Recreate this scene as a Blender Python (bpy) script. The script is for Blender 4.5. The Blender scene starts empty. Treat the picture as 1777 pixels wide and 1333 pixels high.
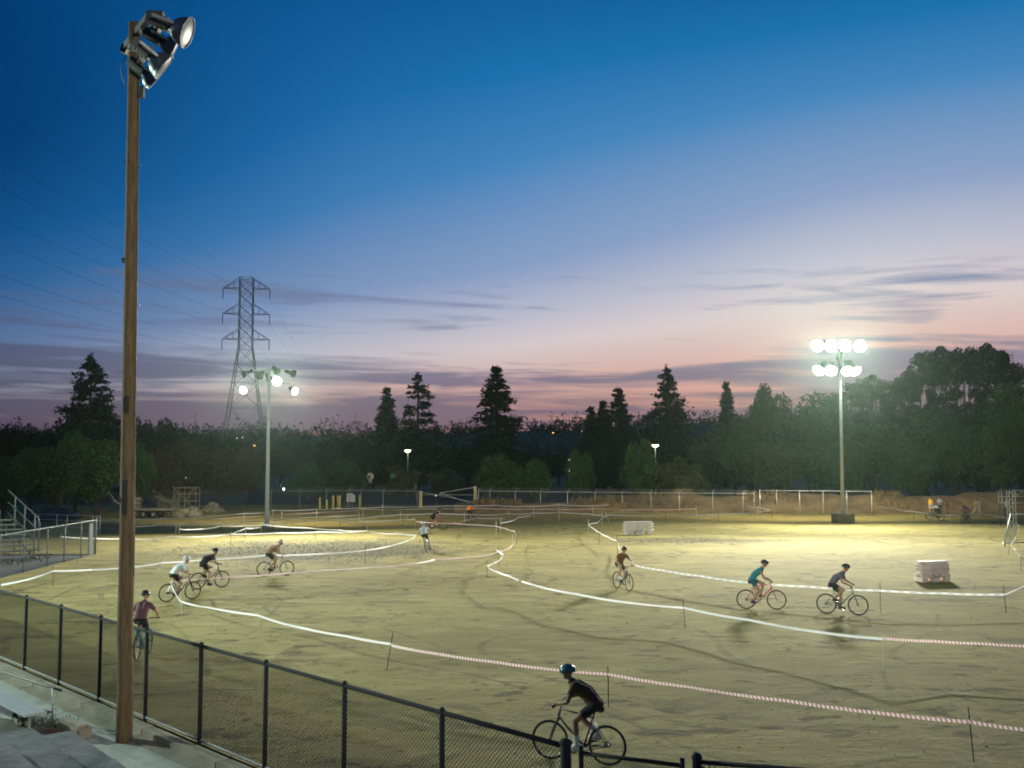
import bpy, bmesh, math, random
import numpy as np
from mathutils import Vector, Matrix, Quaternion
random.seed(7)
SC = bpy.context.scene
COL = SC.collection
R = math.radians

# ------------------------------------------------------------------ camera
F = 1850.0; HY = 799.0; CX = 888.5; CY = 666.5; CAMZ = 5.3
PITCH = math.atan((HY - CY) / F)
cam_d = bpy.data.cameras.new('camera'); cam = bpy.data.objects.new('camera', cam_d); COL.objects.link(cam)
cam_d.sensor_width = 36.0; cam_d.lens = F / 1777 * 36.0
cam_d.clip_start = 0.1; cam_d.clip_end = 6000
cam.location = (0, 0, CAMZ); cam.rotation_euler = (R(90) + PITCH, 0, 0)
SC.camera = cam

# ------------------------------------------------------------------ colour management, sampling
SC.view_settings.view_transform = 'Standard'; SC.view_settings.look = 'None'
SC.view_settings.exposure = 0.0; SC.view_settings.gamma = 1.0; SC.view_settings.use_curve_mapping = False
SC.render.engine = 'CYCLES'
cy = SC.cycles
cy.use_denoising = True
cy.max_bounces = 6; cy.diffuse_bounces = 3; cy.glossy_bounces = 3; cy.transmission_bounces = 4; cy.volume_bounces = 0; cy.transparent_max_bounces = 12
cy.sample_clamp_indirect = 4.0
cy.caustics_reflective = False; cy.caustics_refractive = False
cy.pixel_filter_type = 'BLACKMAN_HARRIS'; cy.filter_width = 1.9

def lin(c):
    return tuple((x/255/12.92 if x/255 <= 0.04045 else ((x/255+0.055)/1.055)**2.4) for x in c)

# ------------------------------------------------------------------ dusk sky (world)
W = bpy.data.worlds.new('World'); SC.world = W; W.use_nodes = True
def build_world():
    nt = W.node_tree; N = nt.nodes; L = nt.links; N.clear()
    out = N.new('ShaderNodeOutputWorld'); bg = N.new('ShaderNodeBackground'); L.new(bg.outputs[0], out.inputs[0])
    tc = N.new('ShaderNodeTexCoord'); sep = N.new('ShaderNodeSeparateXYZ'); L.new(tc.outputs['Generated'], sep.inputs[0])
    def math_(op, a, b=None, c=None, clamp=False):
        n = N.new('ShaderNodeMath'); n.operation = op; n.use_clamp = clamp
        for i, v in enumerate((a, b, c)):
            if v is None: continue
            if isinstance(v, (int, float)): n.inputs[i].default_value = v
            else: L.new(v, n.inputs[i])
        return n.outputs[0]
    def ramp(fac, stops, interp='LINEAR'):
        n = N.new('ShaderNodeValToRGB'); cr = n.color_ramp; cr.interpolation = interp
        while len(cr.elements) < len(stops): cr.elements.new(0.5)
        for e, (p, c) in zip(cr.elements, stops):
            e.position = p; e.color = (*c, 1)
        L.new(fac, n.inputs[0]); return n.outputs[0]
    def mix(fac, a, b, mode='MIX'):
        n = N.new('ShaderNodeMix'); n.data_type = 'RGBA'; n.blend_type = mode; n.clamp_result = False
        for i, v in ((0, fac), (6, a), (7, b)):
            if isinstance(v, (int, float)): n.inputs[i].default_value = v
            elif isinstance(v, tuple): n.inputs[i].default_value = (*v, 1)
            else: L.new(v, n.inputs[i])
        return n.outputs[2]
    z = sep.outputs['Z']; x = sep.outputs['X']; y = sep.outputs['Y']
    zc = math_('MAXIMUM', z, 0.0)
    # toward the west (right of frame) the afterglow reaches higher, away from it the night has come down lower
    az = math_('ARCTAN2', x, y)
    g01 = math_('MULTIPLY_ADD', math_('COSINE', math_('SUBTRACT', az, 0.42)), 0.5, 0.5)
    kf = ramp(g01, [(0.0, (.95,)*3), (0.80, (.98,)*3), (0.92, (.56,)*3), (0.957, (.49,)*3), (0.985, (.41,)*3), (1.0, (.35,)*3)])
    hi = ramp(zc, [(0.0,(0,0,0)), (0.20,(0,0,0)), (0.46,(1,1,1))], 'EASE')
    kk = mix(hi, mix(1.0, kf, (2.0,2.0,2.0), 'MULTIPLY'), (1.0,1.0,1.0))
    ze = math_('MULTIPLY', zc, kk)
    ze = math_('MINIMUM', ze, 1.0)
    base = ramp(ze, [(0.0, lin((226,132,98))), (0.035, lin((216,154,134))), (0.07, lin((222,178,168))),
                     (0.104, lin((220,206,208))), (0.135, lin((186,188,208))), (0.174, lin((138,160,199))),
                     (0.27, lin((66,132,189))), (0.344, lin((26,112,175))), (0.443, lin((0,85,146))), (0.62, lin((0,66,122))), (1.0, lin((2,50,98)))])
    gain2 = ramp(g01, [(0.0, (.42,.46,.54)), (0.80, (.36,.43,.52)), (0.90, (.74,.79,.86)), (0.957, (1,1,1)), (1.0, (1.04,1.03,1.0))])
    sky = mix(1.0, base, gain2, 'MULTIPLY')
    # streaky cloud bands: the direction is sheared so that bands lie flat and long
    comb = N.new('ShaderNodeCombineXYZ')
    zz = math_('POWER', zc, 0.8)
    L.new(math_('MULTIPLY', az, 2.3), comb.inputs[0]); L.new(math_('MULTIPLY', math_('MULTIPLY_ADD', az, 0.016, zz), 24.0), comb.inputs[1])
    def noise(scale, detail, rough, dist, off):
        n = N.new('ShaderNodeTexNoise'); n.inputs['Scale'].default_value = scale; n.inputs['Detail'].default_value = detail
        n.inputs['Roughness'].default_value = rough; n.inputs['Distortion'].default_value = dist
        m = N.new('ShaderNodeMapping'); m.inputs['Location'].default_value = off
        L.new(comb.outputs[0], m.inputs[0]); L.new(m.outputs[0], n.inputs[0]); return n.outputs[0]
    n1 = noise(1.0, 5, 0.55, 0.6, (3.1, 1.7, 0.4))
    n2 = noise(2.6, 5, 0.6, 0.9, (7.3, 4.2, 2.0))
    nn = math_('MULTIPLY_ADD', n2, 0.4, math_('MULTIPLY', n1, 0.75))
    cov = ramp(zc, [(0.0,(1.0,)*3), (0.05,(.98,)*3), (0.085,(.80,)*3), (0.105,(.30,)*3), (0.15,(.20,)*3), (0.185,(.0,)*3)])
    left = ramp(g01, [(0.80,(1.5,)*3), (0.93,(1.0,)*3), (0.97,(.15,)*3), (0.985,(.3,)*3), (1.0,(2.0,)*3)])
    thr = math_('SUBTRACT', 0.705, math_('MULTIPLY', cov, 0.20))
    thr = math_('SUBTRACT', thr, math_('MULTIPLY', left, 0.045))
    m = math_('MULTIPLY', math_('SUBTRACT', nn, thr), 8.5, clamp=True)
    m = math_('MULTIPLY', m, ramp(zc, [(0.0,(1,1,1)),(0.16,(1,1,1)),(0.2,(0,0,0))]))
    m = math_('MULTIPLY', m, 0.86)
    ccol = ramp(zc, [(0.0, lin((124,92,112))), (0.05, lin((116,100,124))), (0.10, lin((122,122,150))), (0.18, lin((120,138,178)))])
    ccol = mix(1.0, ccol, gain2, 'MULTIPLY')
    sky = mix(m, sky, ccol)
    # below the horizon: dark ground colour
    below = math_('LESS_THAN', z, -0.004)
    sky = mix(below, sky, (0.02, 0.02, 0.02))
    L.new(sky, bg.inputs[0]); bg.inputs[1].default_value = 1.0
build_world()

# ------------------------------------------------------------------ picture -> place
cp, sp = math.cos(PITCH), math.sin(PITCH)
def ray(px, py):
    u = (px - CX) / F; v = (CY - py) / F
    return Vector((u, cp - v * sp, sp + v * cp))
def G(px, py, z=0.0):
    d = ray(px, py); t = (z - CAMZ) / d.z
    return Vector((d.x * t, d.y * t, z))
def at(px, py, Y):
    d = ray(px, py); t = Y / d.y
    return Vector((d.x * t, Y, CAMZ + d.z * t))
def proj(p):
    x, y, z = p[0], p[1], p[2] - CAMZ
    fw = y * cp + z * sp; up = -y * sp + z * cp
    return (CX + F * x / fw, CY - F * up / fw)

# ------------------------------------------------------------------ helpers
def tag(o, label=None, cat=None, group=None, kind=None):
    if label: o['label'] = label
    if cat: o['category'] = cat
    if group: o['group'] = group
    if kind: o['kind'] = kind
    return o
def thing(name, label, cat, loc=(0,0,0), rz=0.0, group=None, rot=None, scale=None):
    o = bpy.data.objects.new(name, None); COL.objects.link(o)
    o.empty_display_size = 0.2
    o.location = loc; o.rotation_euler = rot if rot else (0, 0, rz)
    if scale: o.scale = scale
    return tag(o, label, cat, group)

class MB:
    def __init__(s): s.v = []; s.f = []; s.m = []
    def _add(s, vs, fs, m=0):
        b = len(s.v); s.v.extend([tuple(v) for v in vs]); s.f.extend([tuple(i + b for i in f) for f in fs]); s.m.extend([m] * len(fs)); return s
    def box(s, c, d, rot=None, m=0):
        x, y, z = (k / 2 for k in d); c = Vector(c)
        vs = [Vector(p) for p in ((-x,-y,-z),(x,-y,-z),(x,y,-z),(-x,y,-z),(-x,-y,z),(x,-y,z),(x,y,z),(-x,y,z))]
        if rot is not None:
            q = rot if isinstance(rot, Matrix) else Matrix.Rotation(rot, 3, 'Z'); vs = [q @ v for v in vs]
        return s._add([v + c for v in vs], [(3,2,1,0),(4,5,6,7),(0,1,5,4),(1,2,6,5),(2,3,7,6),(3,0,4,7)], m)
    def bar(s, p0, p1, w, h, up=(0,0,1), m=0):
        p0 = Vector(p0); p1 = Vector(p1); d = p1 - p0; l = d.length
        if l < 1e-6: return s
        d.normalize(); a = d.cross(Vector(up))
        if a.length < 1e-4: a = d.cross(Vector((1,0,0)))
        a.normalize(); b = a.cross(d)
        M3 = Matrix((d, a, b)).transposed()
        return s.box((p0 + p1) / 2, (l, w, h), M3, m)
    def tube(s, p0, p1, r0, r1=None, n=8, cap=True, m=0):
        r1 = r0 if r1 is None else r1
        return s.path([p0, p1], [r0, r1], n, cap, m)
    def path(s, pts, rs, n=8, cap=True, m=0):
        pts = [Vector(p) for p in pts]
        if isinstance(rs, (int, float)): rs = [rs] * len(pts)
        vs = []; prev = None
        for i, p in enumerate(pts):
            d = (pts[min(i+1, len(pts)-1)] - pts[max(i-1, 0)])
            if d.length < 1e-9: d = Vector((0,0,1))
            d.normalize()
            if prev is None:
                a = d.cross(Vector((0,0,1)))
                if a.length < 1e-3: a = d.cross(Vector((1,0,0)))
            else:
                a = prev - d * prev.dot(d)
                if a.length < 1e-4: a = d.cross(Vector((1,0,0)))
            a.normalize(); b = d.cross(a); prev = a
            for k in range(n):
                t = 2 * math.pi * k / n
                vs.append(p + (a * math.cos(t) + b * math.sin(t)) * rs[i])
        fs = []
        for i in range(len(pts) - 1):
            for k in range(n):
                k2 = (k + 1) % n
                fs.append((i*n+k, i*n+k2, (i+1)*n+k2, (i+1)*n+k))
        if cap:
            fs.append(tuple(reversed(range(n)))); fs.append(tuple((len(pts)-1)*n + k for k in range(n)))
        return s._add(vs, fs, m)
    def lathe(s, prof, M=None, n=16, m=0, cap=False):
        # prof: list of (radius, height) about local Z
        vs = []; fs = []
        for r, h in prof:
            for k in range(n):
                t = 2*math.pi*k/n; vs.append(Vector((r*math.cos(t), r*math.sin(t), h)))
        for i in range(len(prof)-1):
            for k in range(n):
                k2 = (k+1) % n; fs.append((i*n+k, i*n+k2, (i+1)*n+k2, (i+1)*n+k))
        if cap:
            fs.append(tuple(reversed(range(n)))); fs.append(tuple((len(prof)-1)*n+k for k in range(n)))
        if M is not None: vs = [M @ v for v in vs]
        return s._add(vs, fs, m)
    def torus(s, c, axis, R_, r, n=32, k=8, m=0):
        c = Vector(c); q = Vector((0,0,1)).rotation_difference(Vector(axis)); vs = []; fs = []
        for i in range(n):
            t = 2*math.pi*i/n
            for j in range(k):
                p = 2*math.pi*j/k
                v = Vector(((R_+r*math.cos(p))*math.cos(t), (R_+r*math.cos(p))*math.sin(t), r*math.sin(p)))
                vs.append(c + q @ v)
        for i in range(n):
            for j in range(k):
                fs.append((i*k+j, ((i+1)%n)*k+j, ((i+1)%n)*k+(j+1)%k, i*k+(j+1)%k))
        return s._add(vs, fs, m)
    def sphere(s, c, r, n=10, k=6, m=0, sc=(1,1,1), rot=None):
        c = Vector(c); vs = []; fs = []
        for i in range(1, k):
            p = math.pi*i/k
            for j in range(n):
                t = 2*math.pi*j/n
                vs.append(Vector((math.sin(p)*math.cos(t)*sc[0], math.sin(p)*math.sin(t)*sc[1], math.cos(p)*sc[2]))*r)
        vs.append(Vector((0,0,r*sc[2]))); vs.append(Vector((0,0,-r*sc[2]))); T = len(vs)-2; B = len(vs)-1
        for i in range(k-2):
            for j in range(n):
                fs.append((i*n+j, (i+1)*n+j, (i+1)*n+(j+1)%n, i*n+(j+1)%n))
        for j in range(n):
            fs.append((T, j, (j+1)%n)); fs.append((B, (k-2)*n+(j+1)%n, (k-2)*n+j))
        if rot is not None: vs = [rot @ v for v in vs]
        return s._add([v+c for v in vs], fs, m)
    def prism(s, poly, h, M=None, m=0):
        n = len(poly); vs = [Vector((p[0], p[1], 0)) for p in poly] + [Vector((p[0], p[1], h)) for p in poly]
        fs = [tuple(reversed(range(n))), tuple(range(n, 2*n))] + [(i, (i+1)%n, n+(i+1)%n, n+i) for i in range(n)]
        if M is not None: vs = [M @ v for v in vs]
        return s._add(vs, fs, m)
    def mesh(s, name, mats, smooth=False):
        me = bpy.data.meshes.new(name); me.from_pydata(s.v, [], s.f)
        for mt in (mats if isinstance(mats, (list, tuple)) else [mats]): me.materials.append(mt)
        me.polygons.foreach_set('material_index', s.m)
        if smooth: me.polygons.foreach_set('use_smooth', [True]*len(s.f))
        me.update(); return me
    def build(s, name, mats, parent=None, smooth=False, loc=None):
        return link(name, s.mesh(name, mats, smooth), parent, loc)
def link(name, me, parent=None, loc=None, rot=None, scale=None):
    o = bpy.data.objects.new(name, me); COL.objects.link(o)
    if parent: o.parent = parent
    if loc is not None: o.location = loc
    if rot is not None: o.rotation_euler = rot
    if scale is not None: o.scale = scale
    return o
CH = {}
def copy_tree(o, parent=None):
    c = o.copy(); COL.objects.link(c); c.parent = parent
    for ch in list(o.children): copy_tree(ch, c)
    return c
def smooth_by_angle(me, ang=40):
    # mark sharp edges by angle without operators
    bm = bmesh.new(); bm.from_mesh(me)
    for f in bm.faces: f.smooth = True
    for e in bm.edges:
        if len(e.link_faces) == 2 and e.calc_face_angle(0) > R(ang): e.smooth = False
    bm.to_mesh(me); bm.free()

# ------------------------------------------------------------------ materials
def mat(name, color, rough=0.8, metal=0.0, var=0.0, vscale=4.0, bump=0.0, bscale=20.0, var2=None, emit=None, es=0.0, spec=0.5, sheen=0.0, stretch=(1,1,1), obj_var=0.0):
    m = bpy.data.materials.new(name); m.use_nodes = True; nt = m.node_tree; N = nt.nodes; L = nt.links
    b = N['Principled BSDF']; b.inputs['Roughness'].default_value = rough; b.inputs['Metallic'].default_value = metal
    b.inputs['Specular IOR Level'].default_value = spec
    b.inputs['Base Color'].default_value = (*color, 1)
    tc = N.new('ShaderNodeTexCoord'); mp = N.new('ShaderNodeMapping'); mp.inputs['Scale'].default_value = stretch
    L.new(tc.outputs['Object'], mp.inputs[0])
    if var > 0:
        n = N.new('ShaderNodeTexNoise'); n.inputs['Scale'].default_value = vscale; n.inputs['Detail'].default_value = 6; n.inputs['Roughness'].default_value = .65
        L.new(mp.outputs[0], n.inputs[0])
        r = N.new('ShaderNodeValToRGB'); c2 = var2 if var2 else tuple(c*(1-var) for c in color)
        r.color_ramp.elements[0].position = .33; r.color_ramp.elements[0].color = (*c2, 1)
        r.color_ramp.elements[1].position = .67; r.color_ramp.elements[1].color = (*(min(1, c*(1+var*.35)) for c in color), 1)
        L.new(n.outputs[0], r.inputs[0]); L.new(r.outputs[0], b.inputs['Base Color'])
        rr = N.new('ShaderNodeMapRange'); rr.inputs[3].default_value = max(0, rough-.12); rr.inputs[4].default_value = min(1, rough+.12)
        L.new(n.outputs[0], rr.inputs[0]); L.new(rr.outputs[0], b.inputs['Roughness'])
        src = r.outputs[0]
        if obj_var > 0:
            oi = N.new('ShaderNodeObjectInfo'); hs = N.new('ShaderNodeHueSaturation')
            mr = N.new('ShaderNodeMapRange'); mr.inputs[3].default_value = 1-obj_var; mr.inputs[4].default_value = 1+obj_var
            L.new(oi.outputs['Random'], mr.inputs[0]); L.new(mr.outputs[0], hs.inputs['Value']); L.new(src, hs.inputs['Color'])
            L.new(hs.outputs[0], b.inputs['Base Color'])
    if bump > 0:
        n2 = N.new('ShaderNodeTexNoise'); n2.inputs['Scale'].default_value = bscale; n2.inputs['Detail'].default_value = 5
        L.new(mp.outputs[0], n2.inputs[0]); bp = N.new('ShaderNodeBump'); bp.inputs['Strength'].default_value = bump; bp.inputs['Distance'].default_value = .02
        L.new(n2.outputs[0], bp.inputs['Height']); L.new(bp.outputs[0], b.inputs['Normal'])
    if emit:
        b.inputs['Emission Color'].default_value = (*emit, 1); b.inputs['Emission Strength'].default_value = es
    return m
M = {}
M['galv'] = mat('galvanised_steel', (.36,.38,.37), .5, .55, .25, 3, obj_var=.1)
M['galv_light'] = mat('pale_galvanised', (.50,.52,.50), .45, .4, .2, 3)
M['rail_grey'] = mat('dull_grey_rail', (.20,.215,.21), .7, .1, .35, 5)
M['black_paint'] = mat('black_paint', (.012,.014,.015), .85, 0, .3, 6)
M['vinyl_wire'] = mat('black_vinyl_wire', (.016,.018,.018), .5)
M['grey_wire'] = mat('grey_wire', (.22,.23,.22), .55, .4)
M['wood_pole'] = mat('creosoted_wood', (.170,.112,.052), .95, 0, .45, 2.0, .9, 7, var2=(.085,.054,.026), stretch=(10,10,1.0))
M['dark_steel'] = mat('dark_steel', (.045,.045,.042), .55, .3, .3, 5)
M['pale_pole'] = mat('pale_pole_paint', (.72,.74,.68), .5, .1, .15, 2)
M['bowl'] = mat('spun_aluminium', (.13,.145,.16), .42, .75, .15, 4)
M['ballast'] = mat('ballast_grey', (.06,.065,.058), .6, .1, .25, 6)
M['glass_dark'] = mat('unlit_lens', (.085,.095,.075), .4, .2, .1, 6)
M['lit'] = mat('lit_lens', (1,1,1), .4, emit=(.95,1.0,.93), es=90)
M['lit_blue'] = mat('lit_lens_blue', (1,1,1), .4, emit=(.80,.90,1.0), es=14)
M['street_lit'] = mat('street_lens', (1,1,1), .4, emit=(1.0,1.0,.62), es=9)
M['orange_lit'] = mat('sodium_lens', (1,.6,.2), .4, emit=(1.0,.42,.06), es=7)
M['warm_lit'] = mat('warm_lens', (1,.8,.5), .4, emit=(1.0,.66,.3), es=2.2)
M['cyan_lit'] = mat('cool_lens', (1,1,1), .4, emit=(.55,.85,1.0), es=8)
M['concrete'] = mat('concrete', (.33,.37,.33), .9, 0, .35, 1.3, .5, 30)
M['concrete_old'] = mat('old_concrete', (.26,.235,.17), .92, 0, .4, 1.6, .7, 24)
M['tier'] = mat('painted_concrete_tier', (.095,.108,.118), .85, 0, .6, 2.2, .8, 9)
M['alu'] = mat('aluminium_plank', (.55,.58,.57), .42, .45, .12, 5, stretch=(1,8,8))
M['bleach_board'] = mat('bleacher_board', (.27,.31,.27), .6, .2, .3, 4)
M['bark'] = mat('bark', (.06,.048,.036), .95, 0, .4, 3, .6, 8)
M['stake_black'] = mat('black_rod', (.018,.02,.018), .6, 0, .3, 9)
M['stake_pale'] = mat('pale_rod', (.62,.60,.46), .6, 0, .2, 9)
M['tyre'] = mat('tyre_rubber', (.016,.016,.016), .8)
M['rim'] = mat('bike_rim', (.10,.10,.105), .35, .7)
M['spoke'] = mat('steel_spoke', (.5,.5,.5), .3, .9)
M['bike_black'] = mat('bike_black', (.02,.02,.022), .4)
M['saddle'] = mat('saddle_vinyl', (.016,.016,.016), .6)
M['hair_dark'] = mat('dark_hair', (.03,.02,.014), .7, 0, .3, 30)
M['eye'] = mat('eye', (.02,.015,.012), .3)
M['lip'] = mat('lips', (.32,.13,.10), .6)
M['plastic_white'] = mat('white_moulded_plastic', (.85,.83,.75), .55, 0, .15, 2.2, var2=(.70,.66,.56))
M['plastic_warm_shade'] = mat('white_plastic_warm_shade', (.82,.70,.60), .55, 0, .2, 2.5, var2=(.66,.53,.43))  # white plastic with its warm pinkish shade put into the colour
M['yellow_paint'] = mat('yellow_paint', (.55,.46,.10), .6, 0, .3, 4)
M['post_wood'] = mat('yellowed_timber', (.50,.42,.20), .8, 0, .35, 3, stretch=(5,5,.6))
M['sign_white'] = mat('sign_white', (.62,.64,.62), .5, 0, .1, 3)
M['sign_cream'] = mat('sign_cream', (.75,.70,.46), .5, 0, .1, 3)
M['sign_green'] = mat('sign_green', (.04,.28,.16), .45, 0, .1, 3)
M['junk_pale'] = mat('weathered_timber', (.24,.225,.15), .85, 0, .4, 3, .4, 12)
M['cable'] = mat('cable', (.10,.11,.13), .6)
M['glass_ins'] = mat('insulator', (.10,.11,.12), .25)
M['car_red'] = mat('car_red_dark', (.06,.012,.012), .3, .1)
M['car_blue'] = mat('car_blue_dark', (.018,.030,.055), .3, .1)
M['car_glass'] = mat('car_glass', (.01,.012,.014), .1)
M['weed'] = mat('weed_leaf', (.07,.09,.035), .8, 0, .4, 9)
M['dry_grass'] = mat('dry_grass', (.24,.18,.085), .9, 0, .4, 4)
M['brick'] = mat('red_brick', (.10,.045,.03), .9, 0, .3, 8)
M['skin1'] = mat('skin_light', (.46,.27,.18), .6, 0, .08, 12)
M['skin2'] = mat('skin_tan', (.30,.165,.10), .6, 0, .08, 12)
def leafmat(name, c, c2):
    m = mat(name, c, .75, 0, .5, .5, var2=c2, spec=.25, obj_var=.18)
    return m
M['leaf_dark'] = leafmat('dark_leaf', (.026,.038,.017), (.012,.019,.009))
M['leaf_green'] = leafmat('green_leaf', (.055,.115,.030), (.030,.066,.019))
M['leaf_olive'] = leafmat('olive_leaf', (.080,.100,.038), (.046,.060,.024))
M['leaf_brown'] = leafmat('bronze_leaf', (.075,.047,.031), (.038,.027,.019))
M['needle'] = leafmat('conifer_needle', (.024,.034,.020), (.012,.018,.011))
M['leaf_far'] = leafmat('far_wood', (.018,.025,.019), (.011,.016,.013))
def cloth(c, name='cloth', v=.15):
    return mat(name, c, .9, 0, v, 7, .7, 13)

def tape_mat(name, kind):
    m = bpy.data.materials.new(name); m.use_nodes = True; nt = m.node_tree; N = nt.nodes; L = nt.links
    b = N['Principled BSDF']; b.inputs['Roughness'].default_value = .45
    uv = N.new('ShaderNodeUVMap'); uv.uv_map = 'UVMap'; sep = N.new('ShaderNodeSeparateXYZ'); L.new(uv.outputs[0], sep.inputs[0])
    def mt(op, a, b_=None, c=None):
        n = N.new('ShaderNodeMath'); n.operation = op
        for i, v in enumerate((a, b_, c)):
            if v is None: continue
            if isinstance(v, (int, float)): n.inputs[i].default_value = v
            else: L.new(v, n.inputs[i])
        return n.outputs[0]
    r = N.new('ShaderNodeMix'); r.data_type = 'RGBA'
    white = (.86,.87,.86,1)
    r.inputs[6].default_value = white
    u, v = sep.outputs[0], sep.outputs[1]
    if kind == 'pink':      # red bars on white, slightly slanted
        s = mt('FRACT', mt('ADD', mt('MULTIPLY', u, 1/.085), mt('MULTIPLY', v, .35)))
        fac = mt('LESS_THAN', s, .5); r.inputs[7].default_value = (.60,.24,.22,1)
    elif kind == 'print':   # grey printed blocks repeating along the tape
        s = mt('FRACT', mt('MULTIPLY', u, 1/.42))
        blk = mt('MULTIPLY', mt('LESS_THAN', s, .52), mt('LESS_THAN', mt('ABSOLUTE', mt('SUBTRACT', v, .5)), .30))
        t = mt('GREATER_THAN', mt('FRACT', mt('MULTIPLY', u, 1/.045)), .35)
        fac = mt('MULTIPLY', blk, mt('MULTIPLY_ADD', t, .5, .25)); r.inputs[7].default_value = (.25,.28,.27,1)
    else:
        s = mt('FRACT', mt('MULTIPLY', u, 1/.05))
        fac = mt('MULTIPLY', mt('LESS_THAN', s, .35), .12); r.inputs[7].default_value = (.55,.57,.66,1)
    L.new(fac, r.inputs[0]); L.new(r.outputs[2], b.inputs['Base Color'])
    tr = N.new('ShaderNodeBsdfTranslucent'); L.new(r.outputs[2], tr.inputs[0]); mx = N.new('ShaderNodeMixShader'); mx.inputs[0].default_value = .5
    L.new(b.outputs[0], mx.inputs[1]); L.new(tr.outputs[0], mx.inputs[2]); L.new(mx.outputs[0], N['Material Output'].inputs[0])
    return m
M['tape_white'] = tape_mat('white_tape', 'white'); M['tape_print'] = tape_mat('printed_tape', 'print'); M['tape_pink'] = tape_mat('red_striped_tape', 'pink')
# ------------------------------------------------------------------ ground, field, walkways
WALKZ = -0.15
def sheet(name, poly, z, m, kind='structure'):
    bm = bmesh.new(); vs = [bm.verts.new((p[0], p[1], z)) for p in poly]; f = bm.faces.new(vs); f.normal_update()
    if f.normal.z < 0: f.normal_flip()
    bmesh.ops.triangulate(bm, faces=bm.faces[:])
    me = bpy.data.meshes.new(name); bm.to_mesh(me); bm.free(); me.materials.append(m)
    return tag(link(name, me), kind=kind)

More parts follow.
